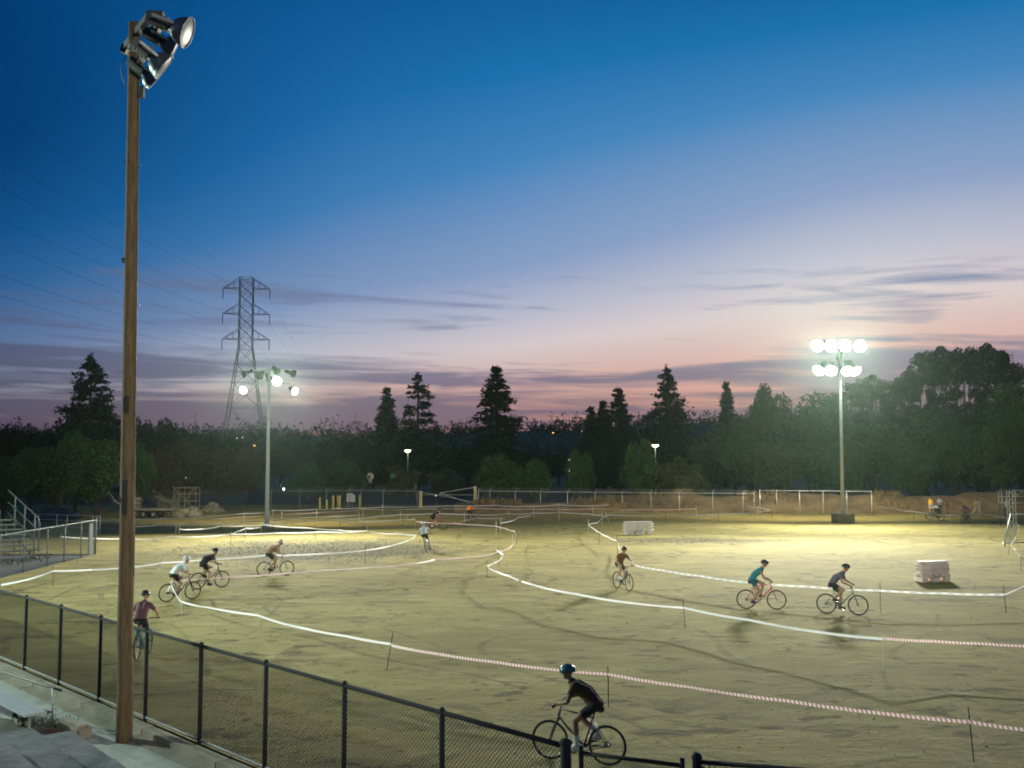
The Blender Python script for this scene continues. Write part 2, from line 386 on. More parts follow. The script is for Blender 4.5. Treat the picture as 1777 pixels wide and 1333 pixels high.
def dirt_mat():
    m = bpy.data.materials.new('dirt'); m.use_nodes = True; nt = m.node_tree; N = nt.nodes; L = nt.links
    b = N['Principled BSDF']; b.inputs['Roughness'].default_value = .95; b.inputs['Specular IOR Level'].default_value = .15
    tc = N.new('ShaderNodeTexCoord')
    def noise(scale, det, rough, dist=0, st=(1,1,1), loc=(0,0,0)):
        mp = N.new('ShaderNodeMapping'); mp.inputs['Scale'].default_value = st; mp.inputs['Location'].default_value = loc; L.new(tc.outputs['Object'], mp.inputs[0])
        n = N.new('ShaderNodeTexNoise'); n.inputs['Scale'].default_value = scale; n.inputs['Detail'].default_value = det; n.inputs['Roughness'].default_value = rough; n.inputs['Distortion'].default_value = dist
        L.new(mp.outputs[0], n.inputs[0]); return n.outputs[0]
    def ramp(f, a, b_, ca, cb):
        r = N.new('ShaderNodeValToRGB'); e = r.color_ramp.elements; e[0].position = a; e[1].position = b_
        e[0].color = (*ca, 1); e[1].color = (*cb, 1); L.new(f, r.inputs[0]); return r.outputs[0]
    def mix(f, a, b_, mode='MIX'):
        n = N.new('ShaderNodeMix'); n.data_type = 'RGBA'; n.blend_type = mode
        for i, v in ((0, f), (6, a), (7, b_)):
            if isinstance(v, (int, float)): n.inputs[i].default_value = v
            elif isinstance(v, tuple): n.inputs[i].default_value = (*v, 1)
            else: L.new(v, n.inputs[i])
        return n.outputs[2]
    def mth(op, a, b_=None, c=None, clamp=False):
        n = N.new('ShaderNodeMath'); n.operation = op; n.use_clamp = clamp
        for i, v in enumerate((a, b_, c)):
            if v is None: continue
            if isinstance(v, (int, float)): n.inputs[i].default_value = v
            else: L.new(v, n.inputs[i])
        return n.outputs[0]
    big = noise(.10, 5, .6, .4, (1, 1.8, 1))
    col = ramp(big, .34, .66, (.256,.213,.070), (.362,.306,.104))
    streak = noise(.8, 8, .68, .9, (.42, 1.1, 1), (3, 9, 0))      # raked streaks
    col = mix(mth('MULTIPLY', ramp(streak, .46, .66, (0,0,0), (1,1,1)), .62), col, (.165,.146,.058))
    streak2 = noise(.9, 7, .68, .6, (.40, 1.0, 1), (31, 2, 0))
    col = mix(mth('MULTIPLY', ramp(streak2, .53, .68, (0,0,0), (1,1,1)), .60), col, (.465,.41,.18))
    # scuffed dark soil: clusters of small broken patches, and single specks
    clus = ramp(noise(.17, 4, .6, .6, (1, 1, 1), (11, 4, 0)), .43, .56, (0,0,0), (1,1,1))
    pt = ramp(noise(1.25, 6, .68, .4, (.8, 1.1, 1), (2, 7, 0)), .545, .60, (0,0,0), (1,1,1))
    col = mix(mth('MULTIPLY', mth('MULTIPLY', clus, pt), .85), col, (.078,.062,.024))
    spk0 = ramp(noise(3.1, 5, .66, .2, (1, 1, 1), (1, 17, 0)), .635, .675, (0,0,0), (1,1,1))
    col = mix(mth('MULTIPLY', spk0, .9), col, (.070,.058,.021))
    # wheel tracks: thin wandering lines, worn away in places
    wear = ramp(noise(.5, 4, .6, .2, (1, 1, 1), (8, 3, 0)), .42, .60, (0,0,0), (1,1,1))
    for sc_, lo, lv_, wd_ in ((.050, (2, 5, 0), .50, .0030), (.065, (9, 1, 0), .46, .0030), (.058, (4, 14, 0), .54, .0026), (.08, (21, 6, 0), .50, .0036)):
        dl_ = mth('ABSOLUTE', mth('SUBTRACT', noise(sc_, 1, .4, 0, (1, .8, 1), lo), lv_))
        col = mix(mth('MULTIPLY', mth('MULTIPLY', mth('LESS_THAN', dl_, wd_), wear), .55), col, (.115,.098,.040))
    fine = noise(18, 5, .75)
    col = mix(.75, col, ramp(fine, .3, .7, (.55,.55,.55), (1.35,1.35,1.35)), 'MULTIPLY')
    # two patches of coarse dark gravel
    sep = N.new('ShaderNodeSeparateXYZ'); L.new(tc.outputs['Object'], sep.inputs[0]); X, Y = sep.outputs[0], sep.outputs[1]
    edge = noise(.45, 5, .65, 0, (1,1,1), (5,5,5))
    def patch(cx, cy_, rx, ry, col, amt):
        dx = mth('DIVIDE', mth('SUBTRACT', X, cx), rx); dy = mth('DIVIDE', mth('SUBTRACT', Y, cy_), ry)
        d = mth('SQRT', mth('ADD', mth('MULTIPLY', dx, dx), mth('MULTIPLY', dy, dy)))
        d = mth('ADD', d, mth('MULTIPLY_ADD', edge, 1.7, -.85))
        f = mth('MULTIPLY', mth('SUBTRACT', 1.0, d), 2.4, clamp=True)
        return mth('MULTIPLY', f, amt)
    spk = noise(5.5, 3, .6, 0, (1, .8, 1))
    spkc = ramp(spk, .40, .62, (.050,.048,.024), (.21,.185,.09))
    a = G(560, 954); c = G(1195, 938)
    g1 = patch(a.x, a.y, 9.0, 9.0, col, .95); g2 = patch(c.x, c.y, 6.5, 3.2, col, .7)
    col = mix(g1, col, spkc); col = mix(g2, col, spkc)
    for (sx, sy, rx, ry, am) in ((1155,1272,.75,.32,.8), (1243,1268,.6,.25,.75), (1337,1263,.35,.16,.9), (1290,1160,.5,.3,.3), (530,1136,.8,.5,.6), (1455,1277,.4,.25,.5), (1640,1042,1.6,.7,.55), (1215,1002,1.6,.5,.45), (560,1100,1.2,.7,.4), (1740,1020,2.5,.8,.5), (1480,1095,1.0,.8,.3), (700,1045,1.6,.5,.4)):
        q = G(sx, sy); col = mix(patch(q.x, q.y, rx, ry, col, am), col, (.085,.062,.024))
    L.new(col, b.inputs['Base Color'])
    h = mth('MULTIPLY_ADD', noise(1.2, 6, .7, .3, (.7, 1.3, 1), (3, 1, 0)), .5, mth('MULTIPLY', fine, .1))
    h = mth('ADD', h, mth('MULTIPLY', noise(5, 5, .7, 0), .3))
    bp = N.new('ShaderNodeBump'); bp.inputs['Strength'].default_value = 1.0; bp.inputs['Distance'].default_value = .16
    L.new(h, bp.inputs['Height']); L.new(bp.outputs[0], b.inputs['Normal'])
    return m
M['dirt'] = dirt_mat()
M['earth'] = mat('dark_earth', (.055,.050,.034), .95, 0, .5, .12, .6, 2, var2=(.030,.032,.020))
M['berm'] = mat('berm_soil', (.25,.175,.080), .95, 0, .4, .6, .8, 3, var2=(.10,.070,.035))
M['hill'] = mat('wooded_hill', (.028,.036,.025), .95, 0, .5, .02)
M['asphalt'] = mat('asphalt_apron', (.085,.095,.10), .9, 0, .35, .8, .5, 20)
M['road'] = mat('asphalt', (.05,.05,.05), .9, 0, .3, .6, .4, 20)

# near fence line (bends at the person gate)
NF = [Vector((-12.40 - 1.615*0, 27.56, 0))]
fd = (Vector((.66, 13.35)) - Vector((-12.40, 27.56))) / 8.0
FP = [Vector((-12.40 + fd.x*k, 27.56 + fd.y*k, 0)) for k in range(-7, 9)]      # posts from the corner to the gate
gate_a = Vector((.84, 13.22, 0)); gate_b = Vector((1.98, 12.68, 0))
R_line = [Vector((2.14, 12.62, 0)), Vector((4.3, 12.02, 0)), Vector((6.5, 11.42, 0)), Vector((8.8, 10.8, 0))]
corner = FP[0]
SF_Y = [37.6, 40.3, 43.0, 45.7, 48.4, 51.0, 53.9, 56.2, 58.6, 60.9]
def sfx(y): return -23.05 - (y - 48.4) * .045
SFP = [Vector((sfx(y), y, 0)) for y in SF_Y]

field_poly = [tuple(SFP[-1])[:2], tuple(SFP[0])[:2], tuple(corner)[:2]] + [tuple(p)[:2] for p in FP[1:]] + [tuple(gate_a)[:2], tuple(gate_b)[:2]] + [tuple(p)[:2] for p in R_line] + [(22, 9), (85, 9), (85, 128), (-75, 128), (-75, 61.2)]
sheet('dirt_field', field_poly, 0.0, M['dirt'])
gm = MB(); gm._add([(-2500,-300,-.25),(2500,-300,-.25),(2500,4000,-.25),(-2500,4000,-.25)], [(0,1,2,3)])
tag(gm.build('ground', M['earth']), kind='structure')
# concrete walk on the spectators' side of the near fence
off = Vector((fd.y, -fd.x)).normalized()           # towards the stand
off = off if off.x < 0 else -off
walk = [tuple(corner)[:2]] + [tuple(p)[:2] for p in FP[1:]] + [tuple(gate_a)[:2], tuple(gate_b)[:2]] + [tuple(p)[:2] for p in R_line] + [(8.8, 2), (-4.5, 2), (-16.5, 17.5), (-30, 33)]
sheet('concrete_walkway', walk, WALKZ, M['concrete'])
sheet('bleacher_apron', [(SFP[-1].x-.12, 61), (SFP[0].x-.12, 37.7), (corner.x-.1, corner.y), (-36, 34), (-60, 40), (-60, 61)], -.06, M['asphalt'])
# kerb of cast blocks under the fence
kerb = tag(thing('kerb', None, None), kind='structure')
d2 = Vector((fd.x, fd.y, 0)); dl = d2.length; du = d2.normalized(); ofs = Vector((off.x, off.y, 0))
L0 = FP[0]; total = (FP[-1] - FP[0]).length
nb = int(total / 3.1); angk = math.atan2(du.y, du.x)
kb = None
for i in range(nb + 1):
    a0 = i * 3.1; ln = min(3.085, total - a0 - .01)
    if ln < .3: continue
    kbm = MB(); z1 = random.uniform(-.006, .006)
    kbm.box((0, 0, -.10 + z1), (ln, .30, .22)); kbm.box((0, .30, -.19 + z1), (ln - .02, .30, .16))
    me = kbm.mesh('kerb_block', M['concrete_old'])
    bm = bmesh.new(); bm.from_mesh(me); bmesh.ops.bevel(bm, geom=bm.edges[:], offset=.02, segments=2, affect='EDGES'); bm.to_mesh(me); bm.free()
    c = L0 + du * (a0 + ln/2) + ofs * .22
    sgn = 1 if (Matrix.Rotation(angk, 3, 'Z') @ Vector((0,1,0))).dot(ofs) > 0 else -1
    link('kerb_block', me, kerb, c, (0, 0, angk + (0 if sgn > 0 else math.pi)))

# low soil berm behind the back fence
def heightfield(name, x0, x1, y0, y1, nx, ny, fn, m, smooth=True):
    vs = []; fs = []
    for j in range(ny+1):
        for i in range(nx+1):
            x = x0 + (x1-x0)*i/nx; y = y0 + (y1-y0)*j/ny; vs.append((x, y, fn(x, y)))
    for j in range(ny):
        for i in range(nx):
            a = j*(nx+1)+i; fs.append((a, a+1, a+nx+2, a+nx+1))
    me = bpy.data.meshes.new(name); me.from_pydata(vs, [], fs); me.materials.append(m)
    if smooth: me.polygons.foreach_set('use_smooth', [True]*len(fs))
    return link(name, me)
from mathutils import noise as mnoise
def nz(x, y, s=1.0, seed=0.0): return mnoise.noise(Vector((x*s, y*s, seed)))
def berm_h(x, y):
    ramp_in = min(1, max(0, (x - 2) / 16))
    c = 113.5 - .035*x + 1.2*nz(x, 0, .12, 3)
    w = 4.2 + nz(x, 0, .2, 8)
    h = (1.75 + .55*nz(x, 2, .11, 1) + .35*nz(x, y, .35, 5)) * (.5 + .5*ramp_in)
    return -.12 + h * max(0, 1 - ((y - c)/w)**2)**1.2 + .10*nz(x, y, 1.1, 2) * (1 if abs(y-c) < w else 0)
tag(heightfield('soil_berm', -6, 84, 107, 121, 220, 36, berm_h, M['berm']), kind='structure')

# far ridge
def ridge(x, y):
    px = CX + F * x / 760.0
    top = np.interp(px, [-400, 300, 560, 700, 800, 900, 1000, 1100, 1200, 1290, 1420, 1777, 2300], [748, 748, 752, 748, 744, 740, 736, 731, 729, 722, 718, 714, 712])
    h = (HY - top) / F * 760 + CAMZ - 3.5
    t = (y - 420) / (760 - 420)
    s = t*t*(3-2*t) if t < 1 else 1.0
    return -2 + (h + 2) * max(0, s) + 1.5*nz(x, y, .01, 4) * s
tag(heightfield('hill', -520, 620, 420, 1000, 90, 24, ridge, M['hill']), kind='structure')

# ------------------------------------------------------------------ chain-link fences
def diamond(w, h, pitch, r):
    mb = MB(); k = 3
    def seg(p, q):
        p = Vector((p[0], 0, p[1])); q = Vector((q[0], 0, q[1])); mb.tube(p, q, r, n=k, cap=False)
    c = -h + pitch/2
    while c < w:                     # rising wires x - z = c
        x0 = max(0, c); x1 = min(w, c + h)
        if x1 - x0 > .01: seg((x0, x0 - c), (x1, x1 - c))
        c += pitch
    c = pitch/2
    while c < w + h:                 # falling wires x + z = c
        x0 = max(0, c - h); x1 = min(w, c)
        if x1 - x0 > .01: seg((x0, c - x0), (x1, c - x1))
        c += pitch
    return mb
mesh_near = diamond(2.41, 1.74, .068, .0046).mesh('mesh_panel', M['vinyl_wire'])
mesh_far = diamond(3.0, 1.95, .085, .0030).mesh('mesh_panel', M['grey_wire'])
mesh_mid = diamond(2.6, 1.85, .075, .0026).mesh('mesh_panel', M['grey_wire'])
def post_mesh(h, r, m, cap=True):
    mb = MB(); mb.tube((0,0,-.1), (0,0,h), r, n=10)
    if cap: mb.lathe([(r*1.15, h-.03), (r*1.2, h), (r*.8, h+.035), (0.001, h+.05)], n=10)
    return mb.mesh('post', m, True)
def fence(label, pts, h, mesh_me, mw, pr, post_m, rail_m, bot_m, zb=0.0, top=True, bottom=True, arms=0, group=None, mid=False, bigpost=()):
    root = thing('chain_link_fence', label, 'fence', pts[0], group=group); o0 = Vector(pts[0])
    pm = post_mesh(h + .03, pr, post_m)
    bp = post_mesh(h + .06, pr*1.7, post_m)
    am = MB(); am.tube((0,0,h), (arms*.35*.6, .16, h+.33), .018, n=6); arm_me = am.mesh('barb_arm', post_m) if arms else None
    for i, p in enumerate(pts):
        po = link('post', bp if i in bigpost else pm, root, Vector(p) - o0)
        if arms: link('barb_arm', arm_me, po)
    for a, b in zip(pts[:-1], pts[1:]):
        a = Vector(a) - o0; b = Vector(b) - o0; ln = (b - a).length; an = math.atan2(b.y - a.y, b.x - a.x)
        link('mesh_panel', mesh_me, root, a + Vector((0,0,zb+.05)), (0,0,an), (ln/mw, 1, 1))
    if top:
        mb = MB(); mb.path([Vector(p) - o0 + Vector((0,0,h)) for p in pts], pr*.85, 8); mb.build('top_rail', rail_m, root, True)
    if bottom:
        mb = MB(); mb.path([Vector(p) - o0 + Vector((0,0,zb+.06)) for p in pts], pr*.62, 6)
        mb.build('bottom_rail', bot_m, root, True)
    if arms:
        for k in range(3):
            mb = MB(); f = (k+1)/3.0
            mb.path([Vector(p) - o0 + Vector((0, .16*f, h + .33*f)) for p in pts], .006, 4)
            mb.build('barbed_wire', rail_m, root)
    return root
near = fence('black chain link fence with a grey bottom rail along the concrete kerb', FP, 1.80, mesh_near, 2.41, .041, M['black_paint'], M['black_paint'], M['rail_grey'], bigpost=(15,))
# person gate
g = thing('gate', 'narrow black chain link gate hung between two fence posts', 'gate', gate_a); gd = gate_b - gate_a; gl = gd.length; ga = math.atan2(gd.y, gd.x)
gr = MB(); gz = 1.76
for z in (.10, gz): gr.tube((0,0,z), gd + Vector((0,0,z)), .026, n=8)
gr.tube((0,0,.05), (0,0,gz+.09), .030); gr.tube(gd + Vector((0,0,.05)), gd + Vector((0,0,gz+.09)), .030)
gr.build('gate_frame', M['black_paint'], g, True)
link('mesh_panel', mesh_near, g, (0,0,.06), (0,0,ga), (gl/2.41, 1, .98))
for hz_ in (1.5, .5): hb = MB(); hb.tube((-.18,.08,hz_), (.0,0,hz_), .022); hb.build('hinge', M['black_paint'], g)
lb = MB(); lb.box((gd.x*.97, gd.y*.97, 1.1), (.10,.05,.16), ga); lb.build('latch', M['dark_steel'], g)
# wide gate leaf that carries on the line
rf = fence('black chain link drive gate with a braced first bay beside the narrow gate', R_line, 1.82, mesh_near, 2.41, .032, M['black_paint'], M['black_paint'], M['galv'], bigpost=(0,))
bb = MB(); rl = [p - R_line[0] for p in R_line]
bb.tube(rl[0] + Vector((0,0,1.78)), rl[1] + Vector((0,0,.5)), .022); bb.build('brace', M['black_paint'], rf)
# side fence on the far left, and its tall end posts
side = fence('grey galvanised chain link fence in front of the low bleachers', SFP, 1.92, mesh_mid, 2.6, .036, M['rail_grey'], M['rail_grey'], M['rail_grey'], bottom=False, bigpost=(9,))
eb = MB(); e = SFP[-1] - SFP[0]; eb.box((e.x+.02, e.y - .75, .9), (.07, .5, 1.75)); eb.build('gate_stop', M['rail_grey'], side)
tb = MB(); t0 = SFP[4] - SFP[0]; tb.tube(t0 + Vector((-.1,0,0)), t0 + Vector((-.1,0,3.05)), .045); tb.build('tall_post', M['galv_light'], side)

# back fence: a chain of posts from the far left to the right
bpx = [(47,893),(105,891),(157,890),(215,888),(270,887),(330,885.5),(386,884),(428,883.5),(470,883),(520,883),(566,882.5),(606,882),(626.5,882.3),(665,882.5),(724,883)]
BFP = [G(x, y) for x, y in bpx]
fence('rusty dark chain link fence behind the rubble and the parked cars', BFP[:8], 1.95, mesh_far, 3.0, .034, M['dark_steel'], M['dark_steel'], M['dark_steel'], bottom=False)
fence('dim chain link fence between the left light pole and the timber posts', BFP[8:], 1.95, mesh_far, 3.0, .036, M['galv'], M['galv'], M['galv'], bottom=False, arms=1)
bpx2 = [(830,884),(850,884.3),(894,885),(938,886),(985,886.7),(1033,887.4),(1080,888),(1130,889),(1179,889.6),(1237,890.4),(1290,891.2),(1309,891.4)]
BFP2 = [G(x, y) for x, y in bpx2]
fence('long grey chain link fence with barbed arms in front of the soil berm', BFP2, 1.98, mesh_far, 3.0, .038, M['galv_light'], M['galv_light'], M['galv'], bottom=False, arms=1)
bpx3 = [(1319,892),(1348,892.4),(1388,893),(1429,893.5),(1470,894.2),(1513,895)]
BFP3 = [G(x, y) for x, y in bpx3]
fence('tall grey chain link panels behind the right light pole', BFP3, 2.32, mesh_far, 3.0, .045, M['galv_light'], M['galv_light'], M['galv'], bottom=False)

# ------------------------------------------------------------------ floodlights
def floodlight_meshes():
    # the lamp looks along +Z
    h = MB(); h.lathe([(.001,-.02),(.09,-.02),(.10,.02),(.17,.06),(.245,.15),(.285,.25),(.30,.33),(.315,.335),(.315,.35),(.30,.35),(.27,.24),(.22,.14),(.14,.07)], n=20)
    b = MB(); b.box((0,0,-.26), (.24,.20,.44)); b.lathe([(.085,-.05),(.085,.0)], n=12)
    for k in range(5): b.box((0, 0, -.44+.09*k), (.27,.23,.018))
    y = MB(); y.bar((-.36,0,-.28), (.36,0,-.28), .05, .012, (0,1,0)); y.bar((-.34,0,-.02), (-.34,0,.16), .05, .012, (1,0,0)); y.bar((.34,0,-.02), (.34,0,.16), .05, .012, (1,0,0)); y.bar((-.34,0,-.28), (-.34,0,0), .05, .012, (1,0,0)); y.bar((.34,0,-.28), (.34,0,0), .05, .012, (1,0,0))
    l = MB(); l.lathe([(.292,.325),(.20,.352),(.10,.362),(.001,.366)], n=20)
    return h.mesh('bowl', M['bowl'], True), b.mesh('ballast_box', M['ballast']), y.mesh('yoke', M['galv']), l
_bowl, _ball, _yoke, _lens = floodlight_meshes()
LENS = {k: _lens.mesh('lens', M[m], True) for k, m in (('lit','lit'), ('blue','lit_blue'), ('off','glass_dark'))}
def floodlight(root, pos, aim, state='off', energy=0, cone=110, color=(1,1,1), size=1.0, blend=.75):
    """pos and aim in place coordinates; the lamp is a part of its pole"""
    pos = Vector(pos); aim = Vector(aim); d = (aim - pos).normalized()
    q = d.to_track_quat('Z', 'Y')
    rp = Vector(root.location)
    fl = link('floodlight', _bowl, root, pos - rp); fl.rotation_mode = 'QUATERNION'; fl.rotation_quaternion = q; fl.scale = (size,)*3
    link('ballast_box', _ball, fl); link('yoke', _yoke, fl); link('lens', LENS[state], fl)
    if energy > 0:
        ld = bpy.data.lights.new('lamp_light', 'SPOT'); ld.energy = energy; ld.spot_size = R(cone); ld.spot_blend = blend; ld.color = color; ld.shadow_soft_size = .14
        lo = bpy.data.objects.new('lamp_light', ld); COL.objects.link(lo); lo.parent = root
        lo.location = pos - rp + d * (.45*size); lo.rotation_mode = 'QUATERNION'; lo.rotation_quaternion = d.to_track_quat('-Z', 'Y')
    return fl
LC = (1.0, .99, .84); LW = (1.0, .88, .62); LC2 = (.78, 1.0, .86); LC3 = (.80,.92,1.0)

def steel_pole(label, base, top, r0, r1, m, foot=None):
    base = Vector(base); root = thing('floodlight_pole', label, 'light pole', base)
    mb = MB(); t = Vector(top) - base
    mb.path([Vector((0,0,0)), t*.5, t], [r0, (r0+r1)/2, r1], 14); mb.build('pole', m, root, True)
    hb = MB(); hb.box((r0*.95, -.02, 1.1), (.05,.14,.35)); hb.build('hand_hole_cover', m, root)
    if foot:
        fr, fh = foot; fb = MB(); fb.lathe([(fr,-.1),(fr,fh-.04),(fr-.05,fh),(.01,fh)], n=20); fb.build('concrete_footing', M['concrete_old'], root)
        bb = MB(); bb.box((0,0,fh+.02), (r0*3.4,r0*3.4,.04))
        for sx in (-1,1):
            for sy in (-1,1): bb.tube((sx*r0*1.4, sy*r0*1.4, fh), (sx*r0*1.4, sy*r0*1.4, fh+.10), .02, n=6)
        bb.build('base_plate', M['galv'], root)
    return root
# right pole, eight lit lamps
RB = G(1463, 908); RY = RB.y
rp = steel_pole('tall pale pole with eight blazing floodlights on a round concrete footing', RB, at(1457, 601, RY), .16, .10, M['pale_pole'], (.95, .85))
for yy, xs in ((602, (1417, 1497)), (639, (1420, 1484))):
    a = at(xs[0], yy, RY) - RB; b = at(xs[1], yy, RY) - RB
    cb = MB(); cb.bar(a, b, .10, .10); cb.build('crossarm', M['pale_pole'], rp)
KR = 1.3
tgt_near = [(13, 78, 0), (20, 74, 0), (26, 76, 0), (33, 78, 0)]
tgt_far = [(-10, 46, 0), (0, 42, 0), (8, 38, 0), (22, 48, 0)]
for i, x in enumerate((1423, 1445, 1467, 1491)):
    floodlight(rp, at(x, 598, RY - .35), tgt_far[i], 'lit', 37000*KR, 60, LC, 1.7)
for i, x in enumerate((1425, 1443, 1469, 1480)):
    floodlight(rp, at(x, 637.5, RY - .35), tgt_near[i], 'lit', 10500*KR, 104, LC, 1.6)
# an unseen lamp added to each pole faces back, lighting berm and paths
floodlight(rp, at(1457, 617, RY + .4), (26, 128, -2), 'lit', 24000, 150, LW, 1.0)
# left pole, three lit lamps below four dark ones
LB = G(463, 917); LY = LB.y
lp = steel_pole('white painted pole with three lit and four dark floodlights', LB, at(467, 639, LY), .17, .11, M['pale_pole'], (.62, .25))
for yy, xs in ((643, (430, 507)), (666, (425, 507))):
    a = at(xs[0], yy, LY) - LB; b = at(xs[1], yy, LY) - LB
    cb = MB(); cb.bar(a, b, .10, .10); cb.build('crossarm', M['pale_pole'], lp)
for x, y, tg, n in ((428, 647, (-45,70,0), 0), (453, 650, (-24,60,0), 1), (478, 641, (-14,120,0), 2), (504, 647, (12,110,3), 3)):
    floodlight(lp, at(x, y, LY - .3), tg, 'off', 0, size=1.0)
floodlight(lp, at(424, 676, LY - .3), (-22, 46, 0), 'blue', 19000, 105, LC, 1.0)
floodlight(lp, at(480, 660, LY - .4), (-7, 42, 0), 'lit', 38000, 105, LC, 1.1)
floodlight(lp, at(508, 677, LY - .3), (4, 62, 0), 'blue', 16000, 110, LC, 1.0)

floodlight(lp, at(466, 655, LY + .4), (-16, 116, -2), 'lit', 14000, 150, LW, .9)  # added back-facing lamp, lights the ground behind this pole

# ------------------------------------------------------------------ the near timber pole with its dark floodlights
PB = G(215, 1287, WALKZ); PY = PB.y
wp = thing('utility_pole', 'brown timber pole with unlit floodlights standing beside the near fence', 'light pole', PB)
PT = at(233.5, 40, PY)
mb = MB(); pts = []; rs = []
for k in range(15):
    t = k/14; p = (PT - PB) * t; p = p + Vector((.025*nz(k*.7, 1), .02*nz(k*.7, 5), 0)); pts.append(p); rs.append(.158*(1-t) + .112*t + .004*nz(k, 9))
pts[0] = pts[0] - Vector((0,0,.1)); mb.path(pts, rs, 20); mb.build('pole', M['wood_pole'], wp, True)
def onpole(py, dx=0.0):
    t = (1287 - py) / (1287 - 40); p = PB + (PT - PB) * t; return p - PB, .158*(1-t) + .112*t
# two crossarms, seen nearly end on
for (na, nb_) in ((at(262, 24, PY-1.15), at(216, 84, PY+1.0)), (at(262, 86, PY-.95), at(226, 122, PY+.9))):
    cb = MB(); cb.bar(na - PB, nb_ - PB, .11, .13); cb.build('crossarm', M['dark_steel'], wp)
aimR = Vector((1.0, -.42, -.34))
for p, dvec, s in ((at(297, 46, PY-1.1), (.93,.02,-.36), .98), (at(281, 72, PY-.2), (.86,.34,-.42), .82), (at(262, 98, PY-.9), (.78,.30,-.62), .9), (at(250, 126, PY-.3), (.72,.45,-.6), .75)):
    floodlight(wp, p, p + Vector(dvec)*5, 'off', 0, size=s)
bx = MB()
for (p, q) in ((at(256, 28, PY-1.12), at(284, 29, PY-1.12)), (at(262, 52, PY-.3), at(276, 56, PY-.3)), (at(212, 84, PY+.9), at(222, 88, PY+.9))):
    b2 = MB(); b2.bar(p - PB, q - PB, .17, .17); b2.build('junction_box', M['ballast'], wp)
# straps, conduit, box, step bolts, cable loops
for py in (85, 94, 112):
    p, r = onpole(py); sb = MB(); sb.lathe([(r+.006,-.02),(r+.009,-.02),(r+.009,.02),(r+.006,.02)], Matrix.Translation(p), 18); sb.build('strap', M['galv'], wp)
cbm = MB(); cpts = []
for k in range(12):
    py = 110 + (1010-110)*k/11; p, r = onpole(py); cpts.append(p + Vector((r*1.0, -r*.12, 0)))
cbm.path(cpts, .009, 6); cbm.build('conduit', M['dark_steel'], wp, True)
p, r = onpole(168); b3 = MB(); b3.box(p + Vector((r+.07, -.08, 0)), (.11,.10,.22)); b3.build('switch_box', M['ballast'], wp)
for py, sd in ((290,-1),(300,1),(463,-1),(545,1)):
    p, r = onpole(py); b4 = MB(); b4.tube(p + Vector((sd*r*.8,0,0)), p + Vector((sd*(r+.05),-.02,0)), .010, n=6); b4.tube(p + Vector((sd*(r+.045),-.02,0)), p + Vector((sd*(r+.058),-.02,0)), .02, n=6); b4.build('step_bolt', M['dark_steel'], wp)
p, r = onpole(466); b5 = MB(); b5.box(p + Vector((-r-.012,-.03,0)), (.035,.06,.10)); b5.build('tag_bracket', M['dark_steel'], wp)
for (y0, y1, dx) in ((100,160,-.10), (105,150,.14), (80,175,.10), (60,130,.16)):
    p0, r = onpole(y0); p1, _ = onpole(y1); cm = MB(); pp = []
    for k in range(9):
        t = k/8; pp.append(p0.lerp(p1, t) + Vector((math.copysign(r, dx)*.9 + dx*math.sin(math.pi*t), -.08 - .10*math.sin(math.pi*t), 0)))
    cm.path(pp, .009, 5); cm.build('cable', M['cable'], wp, True)
# scorched iron brackets lower down
for py in (727, 870, 900):
    p, r = onpole(py); b6 = MB(); b6.box(p + Vector((.012, -r-.006, .10)), (.065,.028,.36)); b6.box(p + Vector((-.045, -r*.93, .10)), (.022,.028,.30)); b6.tube(p + Vector((.0,-r-.01,.2)), p + Vector((.0,-r-.06,.2)), .014, n=6); b6.tube(p + Vector((.0,-r-.01,0)), p + Vector((.0,-r-.06,0)), .014, n=6); b6.build('iron_bracket', M['dark_steel'], wp)
p, r = onpole(876); b7 = MB(); b7.path([p + Vector((-r*.7,0,-.16)), p + Vector((-r-.12,0,-.10)), p + Vector((-r-.2,0,.04)), p + Vector((-r-.26,0,.06))], .022, 6); b7.build('hook', M['dark_steel'], wp, True)

# a third lit pole stands beyond the frame's left edge: it throws the pole's and the riders' shadows to the right
TB = Vector((-38.5, 35.2, -.1))
tp = steel_pole('pale floodlight pole beside the low bleachers', TB, TB + Vector((0,0,13.2)), .17, .11, M['pale_pole'], (.6,.25))
cb = MB(); cb.bar((-.2,-1.6,12.9), (.2,1.6,12.9), .1, .1); cb.build('crossarm', M['pale_pole'], tp)
for k, (dy, tg, e) in enumerate(((-1.4,(-9,21,0),38000), (0,(-16,34,0),16000), (1.4,(-22,52,0),12000))):
    floodlight(tp, TB + Vector((.35, dy, 12.75)), tg, 'lit', e, 95, LC2, 1.0)

# a fourth pole like it stands behind the stand, out of view: it lights the camera side of the timber pole
QB = Vector((15.0, -16.0, -.2))
qp = steel_pole('pale floodlight pole behind the spectators\' stand', QB, QB + Vector((0,0,13.5)), .17, .11, M['pale_pole'], (.6,.25))
cb = MB(); cb.bar((-1.4,0,13.2), (1.4,0,13.2), .1, .1); cb.build('crossarm', M['pale_pole'], qp)
for k, (dx, tg, e, cn) in enumerate(((-1.2,(-7.6,21,6.5),34000,27), (1.2,(5,88,4),75000,27), (.4,(-19,84.5,7),60000,11))):  # third, narrow beam is added to brighten the distant white pole
    floodlight(qp, QB + Vector((dx, .3, 13.1)), tg, 'lit', e, cn, LC, 1.0)
